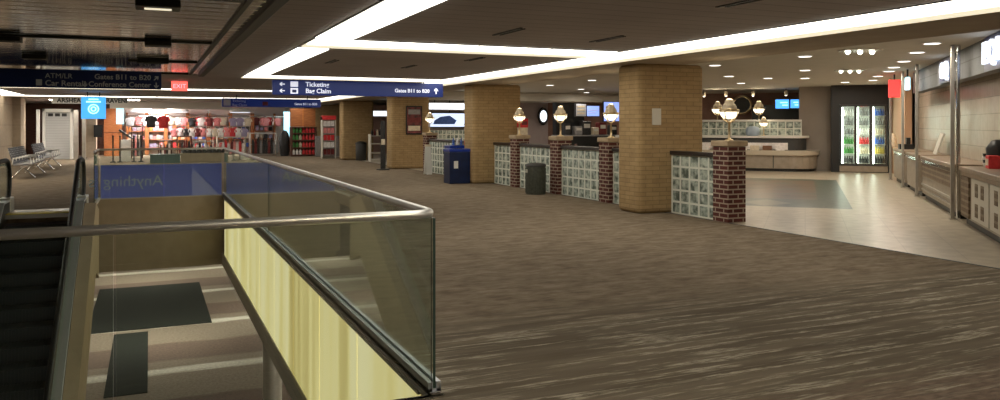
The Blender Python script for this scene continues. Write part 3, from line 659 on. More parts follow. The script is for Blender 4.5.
for i, (px, py, c_) in enumerate(row1):
    shirt(px, Zpy(1.815, XatY(px, 46.22), 46.22), c_, 46.22, '%s shirt hung high on the shop wall, %s' % (c_, 'number %s from left' % ['one', 'two', 'three', 'four', 'five', 'six', 'seven', 'eight', 'nine', 'ten', 'eleven', 'twelve', 'thirteen', 'fourteen', 'fifteen', 'sixteen'][i]))
row2 = [(129, 124, 'grey'), (146, 126, 'white'), (157, 124, 'grey'), (184, 125, 'pink'), (192, 124, 'black'), (201, 126, 'white'), (210, 125, 'maroon'), (217, 126, 'pink'), (233, 125, 'purple'), (240, 125, 'purple'), (248, 124, 'cream'), (266, 120, 'pink'), (278, 120, 'pink')]
for i, (px, py, c_) in enumerate(row2):
    shirt(px, Zpy(1.765, XatY(px, 44.6), 44.6), c_, 44.6, '%s shirt in mid shop, %s' % (c_, 'number %s from left in its row' % ['one', 'two', 'three', 'four', 'five', 'six', 'seven', 'eight', 'nine', 'ten', 'eleven', 'twelve', 'thirteen'][i]))
shirt(163.5, Zpy(1.76, XatY(163.5, 42.7), 42.7), 'red', 42.7, 'big bright red jersey on display at the shop front', scale=1.0)
shirt(151, Zpy(1.78, XatY(151, 42.7), 42.7), 'black', 42.7, 'black jacket on display left of the bright red jersey', scale=.95)
t = thing('hanging_rail', 'long steel rail hung over the shop floor carrying garments', 'rail', (shx0, 44.6, 2.05)); LR = XatY(285, 44.6)-shx0
MB().tube([(0, 0, 0), (LR, 0, 0)], .02, 8).build('bar', 'chrome', t)
for q in (0, .5, 1): MB().tube([(q*LR, 0, 0), (q*LR, 0, CZ-2.05)], .012, 6).build('rod', 'chrome', t)
t = thing('hanging_rail', 'short steel rail holding the bright red jersey and black jacket', 'rail', (XatY(148, 42.7), 42.7, 2.16)); LR = XatY(168, 42.7)-XatY(148, 42.7)
MB().tube([(0, 0, 0), (LR, 0, 0)], .02, 8).build('bar', 'chrome', t)
for q in (0, 1): MB().tube([(q*LR, 0, 0), (q*LR, 0, CZ-2.16)], .012, 6).build('rod', 'chrome', t)
t = thing('garment_rail', 'waist-high steel garment rail along the middle of the shop', 'rail', (XatY(172, 43.8), 43.8, 0)); LR = XatY(249, 43.8)-XatY(172, 43.8)
MB().tube([(0, 0, 1.5), (LR, 0, 1.5)], .02, 8).build('bar', 'chrome', t)
for q in (0, .33, .66, 1): MB().tube([(q*LR, 0, 0), (q*LR, 0, 1.5)], .018, 6).build('leg', 'chrome', t)
for i, c_ in enumerate(['pink', 'white', 'black', 'white', 'maroon', 'pink', 'white', 'cream', 'white', 'pink', 'red', 'white', 'purple']):
    px = 174.5+i*5.8; shirt(px, Zpy(1.215, XatY(px, 43.8), 43.8), c_, 43.8, '%s shirt on the waist-high shop rail, %s from left' % (c_, ['first', 'second', 'third', 'fourth', 'fifth', 'sixth', 'seventh', 'eighth', 'ninth', 'tenth', 'eleventh', 'twelfth', 'thirteenth'][i]), 'shirts on the waist-high shop rail')
# floor racks in the shop
def gondola(label, px0, px1, Y, h, frame, goods, n):
    x0, x1 = XatY(px0, Y), XatY(px1, Y); W = x1-x0
    t = thing('display_rack', label, 'rack', (x0, Y, 0))
    MB().box(0, .05, 0, .5, 0, h).box(W-.05, W, 0, .5, 0, h).box(0, W, 0, .5, h, h+.05).box(0, W, 0, .5, .08, .12).build('frame', frame, t)
    if n > 2: MB().box(.05, W-.05, .0, .5, h*.5, h*.5+.03).build('shelf', frame, t)
    for i in range(n):
        xx = x0+.08+i*(W-.16)/n; ww = (W-.16)/n*.86; c_ = goods[i % len(goods)]; hh = random.uniform(.6, .85)*h
        m = MB(); m.extr([(0, 0), (ww, 0), (ww*.97, hh*.8), (ww*.6, hh*.98), (ww*.4, hh*.98), (ww*.03, hh*.8)], 0, .36)
        o = m.build('garment', 'c_'+c_, loc=(xx, Y+.07, .13), bevel=.01)
        if hh > h*.5-.13 and n > 2:
            o.scale = (1, .45, 1); o.location.z = .125; o.location.y = Y-.17
        tag(o, '%s garment hanging on the %s' % (c_, label.split(',')[0]), 'garment', 'garments on the '+label.split(',')[0])
    return t
gondola('black clothes rack with white frame, at the shop right front', 250, 277, 42.4, 1.15, 'white', ['black', 'maroon', 'black', 'grey', 'black'], 2+7)
gondola('dark rack under the red jersey, in the shop', 158, 172, 42.4, .8, 'darkwood', ['black', 'white', 'maroon'], 5)
gondola('maroon rack in the shop middle, left part', 177, 192, 42.4, 1.0, 'darkwood', ['maroon', 'black', 'maroon'], 5)
gondola('white rack in the shop middle, right part', 194, 214, 42.4, .75, 'white', ['white', 'black', 'pink', 'white'], 6)
gondola('pink and red goods rack, right of the middle', 217, 246, 42.4, .95, 'offwhite', ['pink', 'white', 'red', 'white', 'maroon'], 9)
gondola('tall dark rack at the shop left front', 131, 143, 42.0, 1.5, 'darkwood', ['black', 'pink', 'black', 'grey'], 4)
# goods on the wall shelves
cols = ['white', 'pink', 'red', 'black', 'cream', 'purple', 'orange', 'grey', 'blue']
bx = {}
for i in range(len(bays)-1):
    x0, x1 = XatY(bays[i], 46)+.12, XatY(bays[i+1], 46)-.14
    for h, nm in ((.38, 'bottom'), (.83, 'middle'), (1.28, 'upper')):
        for j in range(4):
            c_ = random.choice(cols); s_ = random.uniform(.55, 1)
            if c_ not in bx:
                bx[c_] = (MB().box(-.08, .08, -.1, .1, 0, .3).box(-.085, .085, -.105, .105, .12, .2)).build('folded_goods', 'c_'+c_, bevel=.012); o = bx[c_]
            else: o = bx[c_].copy(); C.objects.link(o)
            o.location = (x0+(j+.5)*(x1-x0)/4, 46.30, h+.002); o.scale = (1, 1, s_)
            tag(o, '%s goods on the %s shelf of shop bay %s' % (c_, nm, ['one', 'two', 'three', 'four', 'five', 'six', 'seven'][i]), 'goods', 'goods on the shop wall shelves')
# dark low counter with goods before the shop, plinth and left fixtures
tag(MB().box(0, XatY(180, 36)-XatY(150, 36), 0, .5, 0, .34).box(-.02, XatY(180, 36)-XatY(150, 36)+.02, -.02, .52, .34, .37).build('low_plinth', 'teal', loc=(XatY(150, 36), 36, 0)), 'low grey-green plinth in front of the souvenir shop', 'plinth')
tag(MB().box(0, XatY(230, 37)-XatY(181, 37), 0, .5, 0, .34).box(-.02, XatY(230, 37)-XatY(181, 37)+.02, -.02, .52, .34, .37).build('low_plinth', 'tan', loc=(XatY(181, 37), 37, 0)), 'long low tan plinth in front of the souvenir shop', 'plinth')
for i in range(9):
    x = XatY(184+i*5, 37.2); o = MB().lathe([(.11, 0), (.12, .06), (.1, .1), (.06, .16), (.01, .18)], n=10).build('cap_hat', 'c_black', loc=(x, 37.25, .37)); tag(o, 'black cap lying on the long low tan plinth', 'hat', 'black caps on the plinth')
t = thing('fascia_sign', 'pale fascia board with dark capital letters behind the light-blue sign', 'sign', (XatY(52, 35.2), 35.2, 2.44)); WF = XatY(128, 35.2)-XatY(52, 35.2)
MB().box(0, WF, 0, .06, 0, .27).build('board', 'white', t)
for tx, px in (('ARSHEAL', 57), ('RAVENI', 106)): text(tx, 'lettering', .24, 'black', t, (XatY(px, 35.2)-XatY(52, 35.2), -.008, .05), FRONT, font_w=.006, sx=.95)
MB().box(.1, .13, .02, .05, .27, .279).box(WF-.13, WF-.1, .02, .05, .27, .279).build('hanger', 'black', t)
x0, x1 = XatY(104, 45.2), XatY(122, 45.2)
t = thing('wood_panel', 'tall orange-brown wooden wall panel left of the shop', 'panel', (x0, 45.2, 0)); MB().box(0, x1-x0, 0, .1, 0, 2.45).build('board', 'darkwood' if 0 else 'wood', t)
MB().box(-.01, x1-x0+.01, -.02, 0, 1.2, 1.23).build('joint_strip', 'darkwood', t)
tag(MB().box(0, .4, 0, .06, 0, .6).box(.03, .37, -.01, 0, .03, .57).build('wall_screen', 'black', loc=(XatY(96, 44)-.1, 43.9, 1.0)), 'small black screen on the pier below the light-blue sign', 'screen')
tag(MB().box(-.16, .16, -.1, .1, 0, .9).box(-.17, .17, -.11, .11, .9, .95).build('light_column', 'cyanlit', loc=(XatY(120, 42.5), 42.5, 1.65)), 'pale blue lit panel hanging at the left end of the shop', 'light panel')
t = thing('retail_stand', 'white stand with dark sloped top at the shop left entrance', 'stand', (XatY(126, 38.5), 38.5, 0)); MB().box(-.2, .2, -.2, .2, 0, .95).build('body', 'white', t, bevel=.02)
MB().extr([(-.3, 1.35), (.25, .95), (.3, 1.0), (-.25, 1.42)], -.2, .2).build('top', 'black', t)
for i, px in enumerate((113, 120, 134, 141)):
    tag(MB().lathe([(.12, 0), (.12, .03), (.03, .05), (.03, 1.1), (.05, 1.13), (.01, 1.16)], n=12).build('queue_post', 'black', loc=(XatY(px, 37.5), 37.5, 0)), 'black queue post in front of the shop entrance, %s from the left' % ['first', 'second', 'third', 'fourth'][i], 'post', 'queue posts at the shop')
# right side of the shop: blue light strip, wooden cabinet, magazine rack
x = XatY(287, 43)
tag(MB().box(-.16, .16, -.08, .08, 0, 1.5).box(-.18, .18, -.1, .1, 1.5, 1.55).build('light_column', 'cyanlit', loc=(x, 43, .75)), 'tall pale blue lit column at the right end of the shop', 'light panel')
tag(MB().lathe([(.2, 0), (.26, .3), (.28, .8), (.2, 1.15), (.1, 1.3), (.01, 1.33)], n=14).build('duffel_bag', 'c_black', loc=(XatY(284, 42), 41.8, .0)), 'tall black bag standing at the right end of the shop', 'bag')
x0 = XatY(291, 41); W = XatY(317, 41)-x0
t = thing('drink_cabinet', 'dark wooden shelving unit with green and red goods right of the shop', 'cabinet', (x0, 41, 0))
MB().box(0, W, .3, .5, 0, 1.5).box(0, .08, 0, .3, 0, 1.5).box(W-.08, W, 0, .3, 0, 1.5).build('body', 'darkwood', t)
for h in (.05, .42, .80, 1.16, 1.46): MB().box(.08, W-.08, 0, .3, h, h+.04).build('shelf', 'darkwood', t)
MB().box(.02, W-.02, .32, .5, 1.52, 2.45).build('wood_panel', 'wood', t); MB().box(W*.5-.02, W*.5+.02, .30, .32, 1.52, 2.45).build('joint_strip', 'c_orange', t)
for r_i, h in enumerate((.09, .46, .84, 1.20)):
    for j in range(7):
        c_ = ('green' if j < 3 else 'red') if r_i else ('white' if j < 3 else 'red')
        if r_i in (1, 2) and j in (2,): c_ = 'cream'
        o = MB().lathe([(.065, 0), (.07, .02), (.07, .18), (.03, .24), (.03, .27)], n=8).build('drink_carton', 'c_'+c_, loc=(x0+.16+j*(W-.32)/6, 41.14, h)); tag(o, '%s bottle on the %s shelf of the dark wooden unit' % (c_, ['lowest', 'second', 'third', 'top'][r_i]), 'bottle', '%s bottles on the %s shelf of the dark unit' % (c_, ['lowest', 'second', 'third', 'top'][r_i]))
t = thing('magazine_rack', 'red and white tall display rack before the shadowed brick wall', 'rack', (XatY(328.5, 38), 38, 0))
MB().box(-.3, .3, .1, .2, 0, 2.0).box(-.33, -.29, -.15, .2, 0, 2.0).box(.29, .33, -.15, .2, 0, 2.0).build('frame', 'offwhite', t)
MB().box(-.33, .33, -.16, .2, 1.85, 2.05).build('header', 'c_red', t)
for i, c_ in enumerate(['white', 'red', 'pink', 'red', 'white']):
    MB().box(-.28, .28, -.15, .1, .15+i*.34, .18+i*.34).build('shelf', 'c_grey', t)
for i, c_ in enumerate(['maroon', 'white', 'red', 'pink', 'white']):
    for j in range(3):
        o = MB().box(-.075, .075, -.02, .02, 0, .26).box(-.06, .06, -.024, -.02, .04, .12).build('magazine', 'c_'+c_, loc=(XatY(328.5, 38)-.18+j*.18, 37.93, .185+i*.34)); tag(o, '%s-covered magazine on shelf %s of the red and white rack' % (c_, ['one', 'two', 'three', 'four', 'five'][i]), 'magazine', '%s magazines, shelf %d of the red and white rack' % (c_, i+1))
struct('wall_buff', MB().box(XatY(313, 44)-.0, XatY(313, 44)+3.5, 44, 44.3, 0, CZ-.001), 'buff')
for i, px in enumerate((318, 338)): tag(MB().box(-.14, .14, -.1, .1, 0, 1.0).box(-.15, .15, -.11, .11, 1.0, 1.04).build('pay_station', 'c_grey', loc=(XatY(px, 40.5), 40.5, 0), bevel=.02), 'grey stand %s of the red and white rack' % ['left', 'right'][i], 'stand')
# opening between third and fourth column
X0 = 11.4
struct('wall_store', MB().box(9.6, 20, 43, 43.2, 0, CZ-.001), mat_noise('rose_wall', (.42, .27, .24), (.48, .32, .28), 2, .8))
t = thing('window_light', 'bright white horizontal light box seen between the third and fourth columns', 'light', (XatY(378, 41), 41, 2.05)); MB().box(-1.4, .9, 0, .1, 0, .32).build('frame', 'white', t); MB().box(-1.36, .86, -.012, 0, .03, .29).build('lens', 'neon', t); MB().box(-1.2, -1.16, .04, .08, .32, .899).box(.7, .74, .04, .08, .32, .899).build('hanger', 'black', t)
x = XatY(376, 34); t = thing('display_stand', 'white shelf stand with dark goods between the third and fourth columns', 'stand', (x, 34.0, 0)); MB().box(-.3, .3, -.2, .2, 0, .12).box(-.28, .28, -.18, .18, .35, .4).box(-.28, .28, -.18, .18, .75, .8).box(-.28, .28, -.18, .18, 1.1, 1.14).box(-.3, -.26, -.2, .2, .1, 1.2).box(.26, .3, -.2, .2, .1, 1.2).build('frame', 'offwhite', t)
for i in range(4): tag(MB().lathe([(.05, 0), (.055, .15), (.02, .22), (.02, .27)], n=8).build('bottle', ['c_black', 'c_maroon', 'c_cream', 'c_black'][i], loc=(x-.18+i*.12, 34, 1.14)), '%s bottle on the white stand between the far columns' % ['left black', 'maroon', 'cream', 'right black'][i], 'bottle', 'bottles on the white stand')
t = thing('banner_stand', 'tall narrow black banner at the left edge of the third column', 'banner', (XatY(383, 27.4), 27.4, 0)); MB().box(-.09, .09, -.01, .01, .04, 1.75).build('banner', 'c_black', t); MB().box(-.2, .2, -.15, .15, 0, .04).build('foot', 'darkgrey', t); MB().box(-.07, .07, -.014, -.01, .9, 1.1).build('print', 'c_cream', t)
# large advert and light behind the far glass block wall
t = thing('light_box', 'wide lit advert panel with dark vehicle shapes above the far glass block wall', 'advert', (XatY(426, 30), 30, Zat(128, XatY(426, 30), 30)))
MB().box(0, 3.3, 0, .1, 0, .64).build('frame', 'black', t); MB().box(.05, 3.25, -.012, 0, .05, .59).build('face', mat_emit('advert_face', (.62, .72, .92), .8), t)
MB().extr([(.3, .15), (1.2, .15), (1.3, .3), (1.0, .5), (.6, .45), (.35, .3)], -.02, -.012).extr([(1.6, .12), (2.7, .12), (2.8, .3), (2.4, .34), (2.2, .55), (1.8, .4)], -.02, -.012).build('silhouettes', 'c_blue', t); MB().box(1.0, 1.03, .03, .06, .64, 2.599-t.location.z).box(2.4, 2.43, .03, .06, .64, 2.599-t.location.z).build('hanger', 'black', t)
t = thing('window_light', 'bright white light box above the lit advert panel', 'light', (XatY(426, 30), 29.8, Zat(110, XatY(426, 30), 30))); MB().box(0, 3.6, 0, .1, 0, .30).build('frame', 'white', t); MB().box(.03, 3.57, -.012, 0, .03, .27).build('lens', 'neon', t); MB().box(.3, .33, .04, .07, .3, 2.599-t.location.z).box(3.2, 3.23, .04, .07, .3, 2.599-t.location.z).build('hanger', 'black', t)
t = block_wall('pale glass block screen below the lit advert panel', 0, 0, 3.6, rows=8, h=1.4, cap=False, rz=R(90), thing_loc=(XatY(426, 29.6)+3.6, 29.6, 0))

# ------------------------------------------------------------------ food court, left part seen over the block walls
t_ = MB().box(9.5, XatY(548, 32), 32, 32.2, 0, 2.6); struct('wall_dining', t_, 'mauve')
struct('wall_dining', MB().box(XatY(548, 32), 30, 32, 32.2, 0, 2.6), 'brownwall')
struct('ceiling', MB().box(9.6, 30, 29.5, 32.2, 2.6, 2.94), 'court')
x = XatY(543, 31.8); t = thing('round_sign', 'oval white glowing sign in a dark ring on the mauve wall', 'sign', (x, 31.8, 2.0)); MB().lathe([(.30, -.05), (.34, 0), (.30, .05)], n=28).build('ring', 'black', t); MB().lathe([(.22, .05), (.2, .075)], n=28).build('face', 'neon', t)
for o in kids(t): o.rotation_euler = (R(90), 0, 0); o.scale = (.85, 1.15, 1) if 0 else (.8, 1.2, 1)
def screen(label, px0, px1, py0, py1, Y, m, tilt=0):
    x0, x1 = XatY(px0, Y), XatY(px1, Y); z1, z0 = Zat(py0, x0, Y), Zat(py1, x0, Y)
    t = thing('menu_screen', label, 'screen', (x0, Y, z0)); W, H = x1-x0, z1-z0
    MB().box(-.03, W+.03, 0, .07, -.03, H+.03).build('case', 'black', t); MB().box(0, W, -.012, 0, 0, H).build('display', m, t)
    return t, W, H
t, W, H = screen('blue menu screen in the dining area, left of the pillar lamp', 587, 599, 106, 116, 26, 'violet'); MB().box(.08*W, .9*W, -.016, -.012, .55*H, .62*H).box(.08*W, .7*W, -.016, -.012, .3*H, .36*H).build('text_bars', 'c_white', t)
t, W, H = screen('tall pale violet screen beside the large buff column', 604, 620, 102, 121, 27, 'violet'); MB().box(.1*W, .6*W, -.016, -.012, .45*H, .8*H).build('picture', 'c_cream', t)
t, W, H = screen('dim menu board left of the blue menu screen', 576, 586, 104, 116, 26, 'dimletters')
for i in range(3): MB().box(.1*W, .85*W, -.016, -.012, (.15+.28*i)*H, (.3+.28*i)*H).build('text_bars', 'c_cream', t)
# dark kitchen counter and equipment
x0, x1 = XatY(562, 27.5), XatY(630, 27.5)
t = thing('serving_station', 'black kitchen serving station under the menu screens', 'counter', (x0, 27.5, 0)); MB().box(0, x1-x0, 0, .8, 0, 1.15).build('body', 'black', t); MB().box(-.03, x1-x0+.03, -.05, .85, 1.15, 1.2).build('top', 'c_grey', t); MB().box(0, 1.3, .5, .8, 1.2, 2.5).build('back_cabinet', 'black', t)
eq = [(566, .3, .45, 'black'), (577, .35, .35, 'grey'), (585, .4, .55, 'black'), (594, .3, .3, 'cream'), (601, .35, .5, 'maroon'), (612, .3, .4, 'black')]
for i, (px, w_, h_, c_) in enumerate(eq):
    t = thing('coffee_machine', '%s kitchen machine on the serving station, %s from the left' % (c_, ['first', 'second', 'third', 'fourth', 'fifth', 'sixth'][i]), 'appliance', (XatY(px, 27.75), 27.75, 1.205))
    MB().box(-w_/2, w_/2, -.15, .15, 0, h_).build('housing', 'c_'+c_, t, bevel=.03); MB().box(-w_/3, w_/3, -.17, -.15, h_*.5, h_*.8).build('panel', 'steel', t)
# tables and chairs in the dining area
def dchair(label, x, y, rz):
    t = thing('dining_chair', label, 'chair', (x, y, 0), rz, 'dark dining chairs behind the block walls')
    MB().box(-.21, .21, -.21, .21, .43, .47).build('seat', 'black', t, bevel=.015); MB().box(-.2, .2, .17, .2, .6, .95).build('backrest', 'darkwood', t, bevel=.02)
    for a in (-1, 1):
        for b in (-1, 1): MB().tube([(a*.18, b*.18, 0), (a*.18, b*.185, .43 if b < 0 else .93)], .014, 6).build('leg', 'black', t)
    return t
ch0 = None
for i, (x, y, a) in enumerate([(11.2, 21.5, .3), (12.2, 22.6, 2), (12.0, 24.5, 1), (13.3, 24.0, 4), (11.0, 18.4, .5), (12.4, 19.2, 2.4), (14.2, 22.6, 0), (13.0, 20.6, 3)]):
    lb = 'dark wooden dining chair behind the glass block walls'
    if ch0 is None: ch0 = dchair(lb, x, y, a)
    else: dup(ch0, (x, y, 0), a)
for i, (x, y) in enumerate([(11.6, 22.2), (12.7, 24.3), (11.7, 18.8), (13.6, 21.7)]):
    t = thing('dining_table', 'round dining table among the dark chairs behind the block walls', 'table', (x, y, 0), 0, 'dining tables'); MB().lathe([(.4, .72), (.42, .735), (.4, .75)], n=24).build('tabletop', 'c_brown', t); MB().lathe([(.25, 0), (.25, .03), (.03, .05), (.03, .72)], n=16).build('pedestal', 'black', t)
x, y = XatY(522.5, 19.6), 19.6
t = thing('display_stand', 'bright red box on a pale stand behind the pillar lamp by the second buff column', 'stand', (x, y, 0))
MB().box(-.11, .11, -.11, .11, 0, 1.53).box(-.14, .14, -.14, .14, 0, .04).build('pedestal', 'c_cream', t, bevel=.01)
MB().box(-.12, .12, -.12, .12, 1.53, 1.78).build('box', 'c_red', t, bevel=.02); MB().box(-.08, .08, -.124, -.12, 1.6, 1.7).build('front_label', 'c_maroon', t)

# ------------------------------------------------------------------ food court, right part (rotated 45 degrees: local x runs away, local -y is the right side)
Q = R(45)
def ab(a, b): return ((a+b)/math.sqrt(2), (a-b)/math.sqrt(2))
def qthing(name, label, cat, a, b, z=0, group=None):
    x, y = ab(a, b); return thing(name, label, cat, (x, y, z), Q, group)
CH = 2.95
def b_at(px, a):
    k = (px-500)/790; dx, dy = cs*k+sn, cs-sn*k; tt = a*math.sqrt(2)/(dx+dy); return (dx-dy)*tt/math.sqrt(2), tt
# structural wall behind the stalls, bulkhead
def qstruct(name, a0, a1, b0, b1, z0, z1, m):
    o = MB().box(0, a1-a0, -(b1-b0), 0, z0, z1).build(name, m, kind='structure'); x, y = ab(a0, b0); o.location = (x, y, 0); o.rotation_euler = (0, 0, Q); return o
qstruct('wall_right', 5, 25.6, 3.06, 3.2, 0, CH, 'walltile')
qstruct('trim_4', 5, 23, 2.62, 2.82, 2.42, CH-.001, 'bulkhead')
qstruct('wall_right', 25.7, 29.9, 2.72, 2.9, 0, CH-.001, 'peach')
qstruct('wall_back', 29.95, 30.1, b_at(799, 29.95)[0], 8, 0, CH-.001, 'taupe')
qstruct('wall_end', 35.0, 35.2, -16, 2, 0, CH-.001, 'brownwall')
# posts
for i, (a, lb) in enumerate([(15.17, 'nearest tall steel post at the food counters, with a twin rail'), (19.71, 'second tall steel post at the food counters'), (22.4, 'third tall steel post at the food counters'), (25.5, 'farthest tall steel post next to the drinks cooler')]):
    t = qthing('steel_post', lb, 'post', a, 2.32)
    MB().box(-.04, .04, -.03, .03, 0, CH-.001).build('upright', 'post', t, bevel=.01)
    if i == 0: MB().box(-.04, .04, -.115, -.06, 0, CH-.001).build('twin_rail', 'chrome', t, bevel=.01)
    MB().box(-.06, .06, -.05, .05, 0, .03).build('foot_plate', 'chrome', t)
# counters between posts
def stall(label, a0, a1, style):
    t = qthing('food_counter', label, 'counter', a0, 2.40); L = a1-a0
    MB().box(0, L, -.62, 0, .12, .86).build('body', 'panelbeige', t); MB().box(0, L, -.58, -.06, 0, .12).build('toe_kick', 'black', t)
    MB().box(-.02, L+.02, -.635, .05, .86, .93).build('worktop', 'laminate', t, bevel=.012)
    MB().box(0, L, 0, .02, .79, .85).build('edge_trim', 'chrome' if style else 'laminate', t)
    if style == 0:                                  # panels with tall dark squares in pairs
        MB().box(L-.68, L-.05, 0, .03, .14, .78).build('grille_screen', 'panelbrown', t)
        k = max(1, int((L-.7)/1.35))
        for i in range(k):
            x = L-.75-(i+1)*1.3
            MB().box(x, x+1.2, 0, .018, .16, .78).build('panel', 'offwhite', t)
            for u in (.3, .72):
                for v in (.22, .52): MB().box(x+u, x+u+.2, .018, .024, v, v+.2).build('grille', 'panelbrown', t)
    elif style == 2:
        MB().box(.05, L-.05, 0, .018, .5, .77).build('grille', 'panelbrown', t); MB().box(.05, L-.05, 0, .03, .3, .34).box(.05, L-.05, 0, .03, .2, .23).build('rail', 'post', t)
    else:
        MB().box(.05, L-.05, 0, .018, .2, .77).build('panel', 'countergrey', t)
    return t
stall('nearest food counter with beige panels and square grilles', 8.0, 14.75, 0)
stall('second food counter with horizontal grille band behind the nearest post', 15.4, 19.45, 2)
stall('third food counter between the second and third posts', 19.95, 22.15, 1)
stall('farthest food counter between the third and fourth posts', 22.65, 25.3, 1)
# things on counters
def on_counter(px, a=None, b=2.7):
    k = (px-500)/790; dx, dy = cs*k+sn, cs-sn*k; tt = b*math.sqrt(2)/(dx-dy); return dx*tt, dy*tt
x, y = on_counter(993); t = thing('napkin_dispenser', 'red box on the nearest food counter', 'dispenser', (x, y, .93), Q); MB().box(-.12, .12, -.08, .08, 0, .2).build('box', 'c_red', t, bevel=.01); MB().box(-.1, .1, .08, .086, .05, .15).build('face', 'c_cream', t)
x, y = on_counter(986, b=2.72); t = thing('cup_stack', 'leaning black and white stack of cups on the nearest counter', 'cups', (x, y, .93), Q)
for i in range(4): MB().lathe([(.035, .005+i*.05), (.05, .06+i*.05)], 0, 0, n=14).build('cup', 'c_white' if i % 2 == 0 else 'c_black', t)
x, y = on_counter(997, b=2.84); tag(MB().lathe([(.1, 0), (.14, .1), (.16, .3), (.08, .42), (.02, .44)], n=16).build('black_dispenser', 'black', loc=(x, y, .93)), 'black rounded dispenser on the nearest counter at the right edge', 'dispenser')
x, y = on_counter(935, b=2.78); t = thing('menu_easel', 'small framed leaning board on the second food counter', 'board', (x, y, .93), Q); o = MB().box(-.25, .25, -.015, .015, 0, .5).box(-.2, .2, .015, .02, .05, .45).build('board', ['offwhite'], t); o.rotation_euler = (R(18), 0, 0)
x, y = on_counter(906, b=2.62); t = thing('cash_register', 'black cash register on the third food counter', 'register', (x, y, .93), Q); MB().box(-.2, .2, -.18, .18, 0, .14).build('drawer', 'black', t); MB().box(-.15, .15, -.1, .0, .14, .32).build('display', 'black', t, bevel=.01)
x, y = on_counter(893, b=2.55); tag(MB().lathe([(.1, 0), (.1, .3), (.04, .38), (.04, .42)], n=14).build('white_jug', 'c_cream', loc=(x, y, .93)), 'cream container on the farthest food counter', 'jug')
# glowing channel letters and small lit signs on the bulkhead
t = qthing('neon_sign', 'large white glowing letters on the bulkhead at the right edge', 'sign', 13.95, 2.60, 2.47)
MB().box(-2.4, .12, .0, .02, 0, .46).build('back_board', 'navy', t)
text('EQB', 'lettering', .46, 'neon', t, (0, .06, .06), (R(90), 0, R(180)), .02, font_w=.008, sx=1.5)
MB().box(-1.3, .1, -.0, .02, -.06, -.0).build('raceway', 'navy', t)
t = qthing('neon_sign', 'white glowing round letters left of the nearest steel post', 'sign', 18.1, 2.60, 2.50)
text('CQ', 'lettering', .44, 'neon', t, (0, .05, .03), (R(90), 0, R(180)), .02, font_w=.008, sx=1.4); MB().box(-.9, .35, .0, .02, -.06, .4).build('back_board', 'navy', t)
t = qthing('hanging_sign', 'small cyan lit sign beside the third post', 'sign', 21.4, 2.32, 2.45); MB().box(-.18, .18, -.04, .04, 0, .3).build('face', 'cyanlit', t); MB().box(-.02, .02, -.02, .02, .3, .499).build('hanger', 'black', t)
t = qthing('hanging_sign', 'red lit sign beside the drinks cooler', 'sign', 23.4, 2.22, 2.34); MB().box(-.03, .03, -.14, .14, 0, .46).build('face', 'redlit', t); MB().box(-.02, .02, -.02, .02, .46, .609).build('hanger', 'black', t)
# ---- drinks cooler
FB0, FB1, FA = 1.10, 2.58, 29.2
t = qthing('drinks_cooler', 'three-door lit drinks cooler in a black surround at the end wall', 'cooler', FA, FB0)
W = FB1-FB0
MB().box(0, .7, -W-.0, 0, .0, .2).box(.55, .7, -W, 0, .2, 2.35).box(0, .7, -W, 0, 2.3, CH-.002).box(0, .7, 0, .26, 0, CH-.002).box(0, .7, -W-.03, -W, 0, CH-.002).build('surround', 'black', t)
MB().box(-.02, 0, -W, .0, .02, .22).build('kick_panel', 'countergrey', t)
for d in range(3):
    w0 = -W+.03+d*(W-.06)/3; w1 = -W+.03+(d+1)*(W-.06)/3
    MB().box(-.03, .0, w0, w0+.04, .22, 2.3).box(-.03, 0, w1-.04, w1, .22, 2.3).box(-.03, 0, w0, w1, 2.24, 2.3).box(-.03, 0, w0, w1, .22, .28).build('door_frame', 'darkgrey', t)
    MB().box(-.02, -.012, w0+.04, w1-.04, .28, 2.24).build('door_glass', 'glass', t); MB().tube([(-.06, w0+.06, .9), (-.06, w0+.06, 1.5)], .012, 6).build('handle', 'chrome', t)
    MB().box(.02, .05, w1-.085, w1-.042, .3, 2.2).build('light_tube', mat_emit('cooler_tube', (.88, 1, .86), 9), t)
    MB().box(.5, .54, w0+.02, w1-.02, .28, 2.24).build('back_panel', 'white', t)
    for s_ in range(6): MB().box(.06, .5, w0+.02, w1-.02, .30+s_*.32, .315+s_*.32).build('shelf', 'white', t)
bp = {}
def bottle(c_, label, loc, group):
    if c_ not in bp: o = bp[c_] = MB().lathe([(.040, 0), (.042, .02), (.042, .13), (.018, .19), (.018, .23)], n=8).build('drink_bottle', 'c_'+c_)
    else: o = bp[c_].copy(); C.objects.link(o)
    o.location = loc; return tag(o, label, 'bottle', group)
pal = [['black', 'green', 'green', 'grey', 'grey', 'white'], ['black', 'cream', 'red', 'white', 'grey', 'grey'], ['black', 'yellow', 'blue', 'cream', 'grey', 'blue']]
for d in range(3):           # left door first
    k0 = 2-d; w0 = -W+.03+k0*(W-.06)/3; w1 = w0+(W-.06)/3; dn = ['left', 'middle', 'right'][d]
    for s_ in range(6):
        for q in range(4):
            lx_, ly_ = .16, w0+.06+(q+.5)*(w1-w0-.17)/4; x0_, y0_ = ab(FA, FB0)
            wx = x0_+lx_*math.cos(Q)-ly_*math.sin(Q); wy = y0_+lx_*math.sin(Q)+ly_*math.cos(Q); c_ = pal[d][s_]; sn_ = ['lowest', 'second', 'third', 'fourth', 'fifth', 'top'][s_]
            bottle(c_, '%s bottle on the %s shelf behind the %s cooler door' % (c_, sn_, dn), (wx, wy, .315+s_*.32), '%s cooler door, %s shelf' % (dn, sn_))
